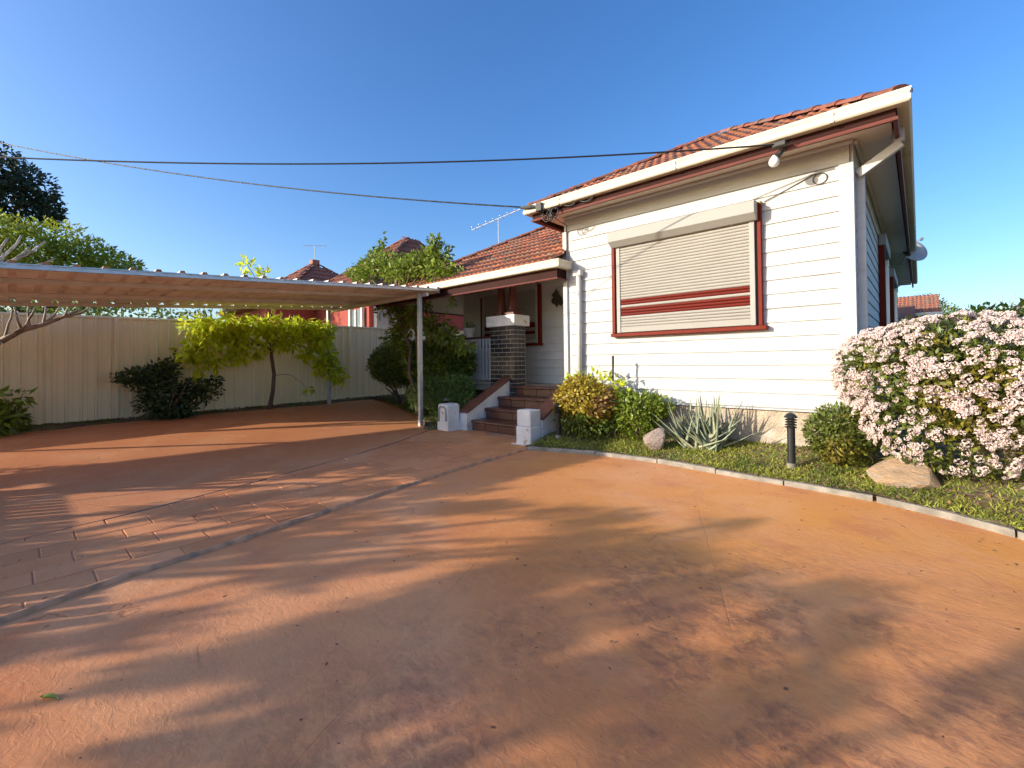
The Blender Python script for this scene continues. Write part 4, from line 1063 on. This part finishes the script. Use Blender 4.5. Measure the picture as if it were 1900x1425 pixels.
foliage('crown', [(-10.7, 2.62, 1.95, .35, .42, .26, 210), (-10.7, 2.55, 1.62, .3, .32, .22, 130), (-10.7, 3.15, 2.05, .4, .45, .24, 260), (-10.7, 3.2, 1.72, .3, .35, .22, 150), (-10.7, 3.85, 2.05, .4, .45, .25, 260), (-10.7, 4.1, 1.72, .3, .35, .18, 110),
    (-10.7, 4.5, 2.05, .4, .4, .28, 240), (-10.7, 4.9, 1.85, .35, .35, .35, 240), (-10.7, 5.15, 1.35, .25, .25, .3, 130), (-10.7, 5.35, 1.05, .2, .2, .22, 60), (-10.7, 2.35, 1.40, .2, .22, .2, 60), (-10.7, 2.75, 1.30, .2, .2, .22, 60), (-10.7, 3.15, 1.42, .2, .25, .2, 60), (-10.7, 2.45, 1.12, .12, .12, .14, 16), (-10.7, 3.6, 1.5, .2, .2, .16, 40), (-10.7, 4.65, 1.45, .2, .2, .2, 70), (-10.7, 4.95, 1.15, .16, .2, .2, 60), (-10.65, 5.45, .85, .12, .12, .16, 24), (-10.7, 5.1, 2.1, .2, .25, .2, 70), (-10.6, 4.75, .62, .12, .2, .06, 9)],
    .165, .40, L_YEL, tr, 91, droop=.75, shell=.3, out=.5, dens=1.5)
foliage('top_shoot', [(-10.9, 3.42, 3.40, .12, .16, .16, 46), (-10.9, 3.78, 3.26, .1, .12, .12, 28)], .16, .35, L_YEL, tr, 92, droop=-.3, out=.5)
for i, (y, n_) in enumerate(((6.2, 1), (5.6, 1))): pass

# hedge ball at porch
bush('clipped_bush', 'large rounded clipped dark bush beside the carport post', 'bush', (-9.6, 6.5, .2),
     [(-9.7, 6.5, 1.18, .95, .62, .60, 8200), (-9.0, 6.55, 1.25, .8, .6, .52, 4000), (-10.2, 6.5, 1.15, .55, .5, .45, 2200)], .065, .5, L_HEDGE, rstems((-9.6, 6.5, .15), .7, .5, 8, .035, 12), 101, lump=.08, shell=.6, droop=-.1)
bush('clipped_bush', 'rounded green bush in front of the white balustrade', 'bush', (-7.9, 6.2, .15),
     [(-8.0, 6.15, 1.15, .75, .42, .48, 4600), (-7.35, 6.2, 1.15, .5, .35, .42, 2400), (-7.0, 6.28, 1.2, .28, .28, .32, 900)], .07, .45, L_HEDGE, rstems((-7.9, 6.2, .15), .7, .4, 8, .03, 13), 102, lump=.15, shell=.6, droop=-.1)
bush('ferny_shrub', 'soft ferny green shrub behind the left pier of the steps', 'shrub', (-7.1, 5.8, .1),
     [(-7.35, 5.75, .62, .48, .34, .34, 3000), (-6.75, 5.85, .66, .40, .3, .30, 2400), (-7.7, 5.7, .5, .3, .3, .3, 1000), (-7.0, 5.8, .38, .5, .3, .25, 1200)], .075, .22, L_FERN, rstems((-7.1, 5.8, .1), .5, .3, 10, .01, 14), 103, droop=.1)
# vine tree over the carport end
vt = thing('twisted_tree', 'leafy tree with twisted trunk rising past the carport end', 'tree', (-7.9, 5.75, .15))
branchy('trunk', [([(-7.85, 5.72, .1), (-7.95, 5.74, .6), (-8.15, 5.72, 1.0), (-8.12, 5.75, 1.5), (-8.45, 5.75, 2.0), (-8.5, 5.75, 2.6), (-8.6, 5.8, 3.1)], .055, .03),
                  ([(-7.9, 5.74, .1), (-7.8, 5.72, .8), (-7.85, 5.72, 1.4), (-7.95, 5.75, 2.0), (-7.6, 5.85, 2.7), (-7.4, 5.85, 3.1)], .03, .018)], BARK, vt)
lb = []
ends = [(-10.4, 3.55), (-9.8, 3.9), (-9.35, 4.1), (-8.9, 3.9), (-8.3, 3.6), (-7.7, 3.6), (-7.3, 3.75), (-6.9, 3.3), (-6.6, 2.95), (-9.3, 2.5), (-8.9, 2.0), (-7.5, 1.9), (-6.6, 1.6)]
for i, (x, z) in enumerate(ends): lb.append((curve((-8.45, 5.78, 2.3+.1*(i % 5)), (x, 5.75+.1*math.sin(i), z), -.1 if z > 2.6 else -.35, 7, .05, 40+i), .02, .006))
branchy('branches', lb, BARK, vt)
foliage('crown', [(-10.35, 5.8, 3.42, .38, .3, .16, 260), (-9.85, 5.8, 3.45, .45, .35, .3, 620), (-9.35, 5.8, 3.55, .42, .38, .35, 700), (-9.33, 5.8, 4.02, .1, .1, .22, 60), (-8.85, 5.8, 3.35, .45, .38, .34, 700), (-8.35, 5.8, 3.25, .45, .38, .32, 620),
    (-7.85, 5.85, 3.3, .42, .35, .30, 560), (-7.4, 5.85, 3.42, .38, .3, .30, 440), (-7.2, 5.85, 3.05, .4, .32, .3, 460), (-6.85, 5.85, 2.9, .3, .28, .22, 260), (-7.35, 5.8, 3.75, .14, .12, .14, 60), (-9.7, 5.8, 3.85, .14, .12, .14, 50), (-10.75, 5.8, 3.52, .15, .12, .07, 30)],
    .10, .5, L_MID, vt, 111, shell=.3, droop=0)
foliage('hanging_foliage', [(-9.0, 5.85, 2.5, .5, .25, .3, 150), (-8.5, 5.85, 2.1, .5, .25, .35, 240), (-8.0, 5.85, 2.3, .4, .25, .4, 200), (-7.5, 5.85, 1.95, .45, .22, .25, 220), (-7.0, 5.85, 1.7, .4, .2, .18, 150), (-8.9, 5.85, 1.8, .35, .25, .25, 130), (-6.85, 5.85, 2.6, .1, .1, .3, 50), (-6.55, 5.85, 1.5, .25, .15, .1, 60), (-8.3, 5.8, 1.45, .2, .2, .3, 90)],
    .12, .45, L_MID, vt, 112, shell=.3, droop=.3, dens=1.7)
# pots on the balustrade
def pot(x, w_, h_, m, label, rnd_=True):
    t = thing('plant_pot', label, 'pot', (x, 6.68, 1.746), 'pots on the balustrade rail')
    MB().lathe([(w_*.36, 0), (w_*.48, h_*.85), (w_*.54, h_*.86), (w_*.54, h_), (w_*.44, h_)], (x, 6.68, 1.747), 18).build('pot', m, t)
    foliage('leaves', [(x, 6.68, 1.75+h_+.05, w_*.5, w_*.4, .07, 60)], .07, .4, L_HEDGE, t, int(-x*10)); return t
pot(-8.55, .22, .17, POTT, 'terracotta pot at the left end of the balustrade rail')
t = thing('planter_box', 'long white planter box on the balustrade rail', 'planter', (-8.0, 6.68, 1.746))
MB().box(-8.40, 6.60, 1.747, -7.80, 6.76, 1.90).build('box', POTW, t, .01); foliage('leaves', [(-8.1, 6.68, 1.95, .3, .08, .07, 120)], .07, .4, L_HEDGE, t, 5)
pot(-7.30, .26, .20, POTW, 'rounded cream pot on the balustrade rail next to the planter box')

# frangipani with bare pale branches at the far left
ft_ = thing('bare_tree', 'leafless pale branched tree at the far left by the fence', 'tree', (-11.1, -1.6, .1))
bare = []
trunkp = [(-11.1, -1.9, .1), (-11.1, -1.6, .8), (-11.05, -1.0, 1.35), (-11.0, -.5, 1.55), (-11.0, -.13, 1.63)]
bare.append((trunkp, .09, .055))
bare.append(([(-11.0, -.13, 1.63), (-11.0, .1, 1.82), (-11.0, .35, 1.93), (-11.0, .6, 2.08), (-10.98, .8, 2.22)], .05, .02))
for i, (y0_, z0_, y1_, z1_) in enumerate([(-.1, 1.65, .0, 2.15), (.1, 1.82, .02, 2.2), (.1, 1.82, .25, 2.2), (.35, 1.93, .38, 2.3), (.35, 1.93, .55, 2.25), (.6, 2.08, .65, 2.3), (.6, 2.08, .95, 2.28), (-.4, 1.55, -.3, 2.0), (-.5, 1.55, -.15, 2.1), (.2, 1.86, .18, 2.26)]):
    bare.append((curve((-11.0, y0_, z0_), (-10.99+.04*(i % 3-1), y1_, z1_), .04, 5, .01, i), .024, .012))
bare.append(([(-11.05, -1.0, 1.35), (-11.18, -.7, 2.1), (-11.17, -.4, 2.7), (-11.15, -.2, 3.0)], .05, .03))
for i, (y1_, z1_) in enumerate([(-.2, 3.35), (-.05, 3.35), (.10, 3.42), (.2, 3.25), (.38, 3.38), (-.1, 3.1), (.5, 3.1), (-.3, 3.2)]):
    bare.append((curve((-11.15, -.35+.04*i, 2.8), (-11.14, y1_, z1_), .05, 5, .015, 60+i), .026, .014))
branchy('branches', bare, PALEBARK, ft_, 8)

# ================================================================== BACKGROUND
def big_tree(name, label, base, h_, crowns, leaf, m, seed, barkm=BARK, wid=.5, group=None, trunk_r=.18, **kw):
    t = thing(name, label, 'tree', base, group)
    br = [(curve(base, (base[0], base[1], h_*.55), 0, 5, .05, seed), trunk_r, trunk_r*.6)]
    for i, c in enumerate(crowns): br.append((curve((base[0], base[1], h_*(.35+.03*(i % 5))), (c[0], c[1], c[2]), -.2, 6, .06, seed+i), trunk_r*.5, trunk_r*.12))
    branchy('trunk', br, barkm, t); foliage('crown', crowns, leaf, wid, m, t, seed, **kw); return t
cr = []
for (px_, y_, z_, r1) in [(0, -1.2, 5.4, 1.3), (0, -.2, 5.5, 1.1), (0, .9, 5.5, 1.1), (0, 1.8, 5.0, 1.0), (0, 2.5, 4.6, .9), (0, 2.9, 4.0, .8), (0, -1.5, 4, 1.5), (0, .2, 4.0, 1.5), (0, 1.8, 3.8, 1.3), (0, -3, 5.2, 1.5)]:
    cr.append((-22+rnd.uniform(-.8, .8), y_, z_, r1*1.3, r1, r1*.75, 1700))
big_tree('feathery_tree', 'broad feathery yellow green tree beyond the left fence', (-22.2, .5, 0), 6, cr, .17, L_TREE, 121, droop=.1, lump=.25, wid=.4)
cr = [(-30, .4, 9.6, 1.2, 1.1, .9, 900), (-30, .9, 8.6, 1, .75, .7, 700), (-30, -.6, 9.9, 1.5, 1.2, 1.1, 1200), (-30, -.4, 8.4, 1.2, 1.0, .9, 900), (-30, 1.2, 8.35, .8, .45, .5, 300), (-30, -2, 9, 1.5, 1.5, 1.8, 1500)]
big_tree('dark_tree', 'tall dark tree at the left edge rising behind the feathery tree', (-30, -1, 0), 10, cr, .22, L_FARD, 131, trunk_r=.3)
cr = [(-15+rnd.uniform(-.6, .6), y_, 1.9+rnd.uniform(0, .5), .9, 1., .75, 900) for y_ in (-1.5, -.2, 1.1, 2.4, 3.6)]
big_tree('garden_tree', 'low green foliage seen over the fence under the carport roof', (-15, 1, 0), 2.6, cr, .12, L_HEDGE, 141)
# neighbour house
Nb = thing('neighbour_house', 'red rendered neighbouring house with steep tiled hip roofs behind the fence', 'house', (-15.2, 10.7, 0))
nw = MB().box(-18.0, 7.5, 0, -12.8, 13.9, 3.3).build('wall', REDWALL, Nb)
def hip(e0, e1, f0, f1, z0, zt, m, name='roof'):
    hx = (e0+e1)/2; hy = (f0+f1)/2; b = MB()
    b.add([(e0, f0, z0), (e1, f0, z0), (e1, f1, z0), (e0, f1, z0), (hx, hy, zt)], [(0, 1, 4), (1, 2, 4), (2, 3, 4), (3, 0, 4), (0, 3, 2, 1)]); return b.build(name, m, Nb)
def hip_tiles(parent, e0, e1, f0, f1, z0, zt, me, W=.30, L=.36):
    hx = (e0+e1)/2; hy = (f0+f1)/2; P_ = (zt-z0)/((e1-e0)/2); P2 = (zt-z0)/((f1-f0)/2); cnt = 0; tb = MB()
    src = [tuple(v.co) for v in me.vertices]; fcs = [tuple(p.vertices) for p in me.polygons]
    for (o, ux, uy, wd, run_) in (((e0, f0, z0), (1, 0, 0), (0, 1, P2), e1-e0, (f1-f0)/2), ((e1, f0, z0), (0, 1, 0), (-1, 0, P_), f1-f0, (e1-e0)/2)):
        ux = Vector(ux); uy_ = Vector(uy); sl = uy_.length; uy_ = uy_.normalized(); nz = ux.cross(uy_)
        q = Matrix((ux, uy_, nz)).transposed(); nr = int(run_*sl/L)
        for j in range(nr):
            for i in range(int(wd/W)+1):
                u = i*W; v = j*L; f = v/sl/run_*(wd/2)
                if u < f-.05 or u+W > wd-f+.1: continue
                p = Vector(o)+ux*u+uy_*v+nz*.01
                tb.add([q @ Vector((c[0]*W/.232, c[1]*L/.36, c[2]*1.3))+p for c in src], fcs)
    ob = tb.build('roof_tiles', NTILE, parent, fix=False); stuff(ob); return ob
rf = hip(-18.0, -12.4, 7.0, 14.4, 3.32, 6.25, NTILE); hip_tiles(rf, -18.0, -12.4, 7.0, 14.4, 3.32, 6.25, TM)
ridges(rf, (-12.4, 7.0, 3.34), (-15.2, 10.7, 6.27)); ridges(rf, (-12.4, 14.4, 3.34), (-15.2, 10.7, 6.27)); ridges(rf, (-18., 7.0, 3.34), (-15.2, 10.7, 6.27))
rf2 = hip(-21.8, -16.2, 5.8, 11.4, 3.3, 5.44, NTILE); hip_tiles(rf2, -21.8, -16.2, 5.8, 11.4, 3.3, 5.44, TM)
ridges(rf2, (-16.2, 5.8, 3.32), (-19, 8.6, 5.46)); ridges(rf2, (-16.2, 11.4, 3.32), (-19, 8.6, 5.46)); ridges(rf2, (-21.8, 5.8, 3.32), (-19, 8.6, 5.46))
MB().box(-21.5, 6.1, 0, -18.01, 11.2, 3.28).box(-18.0, 6.1, 0, -16.5, 7.49, 3.28).build('wing', REDWALL, Nb)
MB().box(-19.15, 8.45, 5.3, -18.85, 8.75, 5.62).build('chimney', NTILE, Nb, .01)
nwn = MB().box(-12.8, 7.72, 1.6, -12.75, 8.38, 2.95).build('window', GLASS, Nb)
nww = MB().box(-13.8, 7.44, 1.7, -13.1, 7.50, 2.95).build('window', GLASS, Nb)
for (xa, xb, ya, yb_, p_) in ((-13.86, -13.10, 7.40, 7.46, nww),):
    MB().box(xa, ya-.03, 1.62, xa+.09, yb_, 3.0).box(xb, ya-.03, 1.62, xb+.09, yb_, 3.0).box(-13.50, ya-.01, 1.7, -13.44, yb_, 2.95).build('window_frame', POTW, p_)
MB().box(-12.795, 7.66, 1.5, -12.70, 7.72, 3.0).box(-12.795, 8.38, 1.5, -12.70, 8.44, 3.0).build('window_frame', POTW, nwn)
MB().box(-12.79, 9.2, 0, -12.6, 10.6, 2.5).build('porch_wall', PINKWALL, Nb)
antenna('small white tv antenna on the chimney of the neighbouring house', (-19, 8.6, 5.62), .62, (.3, 1.0), .95, 3, .12, .12, POTW)
# houses and trees at the right
rh = thing('distant_house', 'distant house with orange tiled roof right of the eave end', 'house', (-.4, 22, 0))
MB().box(-3.2, 22.3, 0, .35, 27, 2.75).build('wall', mat('far_brick', (.30, .15, .10), .9, .1, 4), rh)
b = MB(); b.add([(-3.5, 22, 2.78), (.60, 22, 2.78), (.52, 24.5, 4.0-.35), (-3.5, 24.5, 3.65), (.60, 27, 2.78), (-3.5, 27, 2.78)], [(0, 1, 2, 3), (3, 2, 4, 5), (1, 4, 2)]); b.build('roof', NTILE, rh)
tb = MB(); src = [tuple(v.co) for v in TM.vertices]; fcs = [tuple(p.vertices) for p in TM.polygons]; uy_ = Vector((0, 2.5, .87)).normalized(); q_ = Matrix((Vector((1, 0, 0)), uy_, Vector((1, 0, 0)).cross(uy_))).transposed()
for j in range(8):
    for i in range(17): p = Vector((-3.5+i*.24, 22, 2.78))+uy_*j*.33+Vector((0, 0, .01)); tb.add([q_ @ Vector(c)+p for c in src], fcs)
stuff(tb.build('roof_tiles', TILE, rh, fix=False))
box('gutter', (-3.5, 21.9, 2.70, .62, 22.0, 2.80), POTW, rh)
MB().box(-1.6, 20.8, 0, -.35, 22.2, 2.45).build('porch', POTW, rh); 
b = MB(); b.add([(-1.8, 20.6, 2.46), (-.1, 20.6, 2.46), (-.1, 22.1, 3.1), (-1.8, 22.1, 3.1), (-.5, 21.6, 3.15)], [(0, 1, 2, 3)]); b.build('porch_canopy', TILE, rh)
gh = thing('distant_house', 'distant house with low grey roof at the right edge above the hedge', 'house', (4.6, 40, 0))
MB().box(3.3, 40.4, 0, 8, 46, 3.4).build('wall', POTW, gh); b = MB(); b.add([(3.0, 40, 3.4), (8.4, 40, 3.4), (8.4, 47, 3.4), (3.0, 47, 3.4), (5.3, 43.5, 4.9), (6.2, 43.5, 4.9)], [(0, 1, 5, 4), (1, 2, 5), (2, 3, 4, 5), (3, 0, 4)])
b.build('roof', mat('grey_roof', (.16, .14, .12), .8, .2, 3), gh)
big_tree('distant_tree', 'round olive tree behind the distant orange roof', (-.3, 33, 0), 4.4, [(-.9, 33, 3.7, 1.2, 1, .7, 1500), (.1, 33, 3.9, 1.1, 1, .75, 1500), (.6, 33, 3.5, .9, 1, .6, 900)], .12, L_SHRUB, 151, group=None)
big_tree('distant_tree', 'dark green tree just right of the distant orange roof', (1.4, 30, 0), 3.5, [(1.2, 30, 2.9, .7, .8, .75, 1300), (1.8, 30, 2.6, .7, .8, .6, 1100), (2.4, 30, 2.4, .7, .8, .6, 900)], .11, L_HEDGE, 161)
bt = thing('bare_tree', 'small leafless tree against the sky above the right hedge', 'tree', (2.7, 28, 0))
bare = [(curve((2.7, 28, 0), (2.75, 28, 2.6), 0, 4, .03, 1), .06, .04)]
for i in range(16):
    a = -1.1+2.2*i/15; bare.append((curve((2.75, 28, 1.9+.04*i), (2.75+math.sin(a)*1.25, 28+rnd.uniform(-.4, .4), 2.6+math.cos(a)*1.35*rnd.uniform(.7, 1)), -.05, 6, .07, 200+i), .022, .006))
branchy('branches', bare, PALEBARK, bt, 5)

# ================================================================== street trees behind the viewer that throw the dappled shade
def qr(q, r): return (.857*q+.514*r, -.514*q+.857*r)
def shade_tree(label, q, r, ztop, halfw, depth, cell, drop, leaf, seed, m=L_MID, nl=70, smin=.14, smax=.34, slope=0.):
    x, y = qr(q, r); t = thing('garden_tree', label, 'tree', (x, y, 0), 'garden trees behind the viewer')
    rr = random.Random(seed); cl = []; br = [(curve((x, y, 0), (x, y, ztop*.45), 0, 5, .06, seed), .16, .10)]
    limbs = []
    for i in range(7):
        dq = -halfw+2*halfw*(i+.5)/7; xx, yy = qr(q+dq, r+rr.uniform(-.6, .6)); tip = (xx, yy, ztop-.1+slope*dq-rr.uniform(.0, .3))
        limbs.append(curve((x, y, ztop*.42), tip, -.35, 8, .07, seed+i)); br.append((limbs[-1], .055, .012))
    nz_ = max(2, round(depth/cell*1.25)); nq = round(2*halfw/cell)
    for i in range(nq*nz_):
        if rr.random() < drop: continue
        dq = -halfw+cell*(i % nq+.5+rr.uniform(-.42, .42)); z = ztop+slope*dq-.10-depth/nz_*(i//nq+.3+rr.uniform(-.42, .42))
        xx, yy = qr(q+dq, r+rr.uniform(-.8, .8)); s_ = rr.uniform(smin, smax)
        cl.append((xx, yy, z, s_*1.2, s_*1.2, s_*.8, int(nl*(s_/.24)**2)))
        lb_ = min((p for l in limbs for p in l[2:]), key=lambda p: (p-Vector((xx, yy, z))).length)
        br.append((curve(lb_, (xx, yy, z), .05, 4, .03, seed+i), .013, .005))
    branchy('trunk', br, BARK, t, 6); foliage('crown', cl, leaf, .5, m, t, seed, shell=.1, droop=.1, lump=.4)
    return t
shade_tree('leafy garden tree behind the viewer on the right', -1.0, -7.5, 3.40, 1.5, 2.1, .32, .10, .09, 317, slope=.30, nl=420, smin=.10, smax=.20)
shade_tree('leafy garden tree behind the viewer in the middle', -3.5, -7.5, 2.68, 1.25, 2.0, .32, .10, .09, 305, slope=.28, nl=420, smin=.08, smax=.185)
shade_tree('leafy garden tree behind the viewer on the left', -5.6, -6.0, 1.80, 1.2, 1.0, .28, .45, .06, 303, smin=.06, smax=.14, nl=420, slope=.15)
G = thing('stripe_shadow_gate', 'unseen white slatted gate added off the left edge to cast striped shade', 'gate', (-5.0, -2.5, 0))  # out of view, added for the striped shadow it throws on the path
for z in (.22, .80): box('rail', (-8.2, -2.52, z, -4.62, -2.48, z+.06), WHITE, G)
x = -8.2
while x < -4.6: box('slat', (x, -2.478, .08, x+.09, -2.46, .98), WHITE, G); x += .125
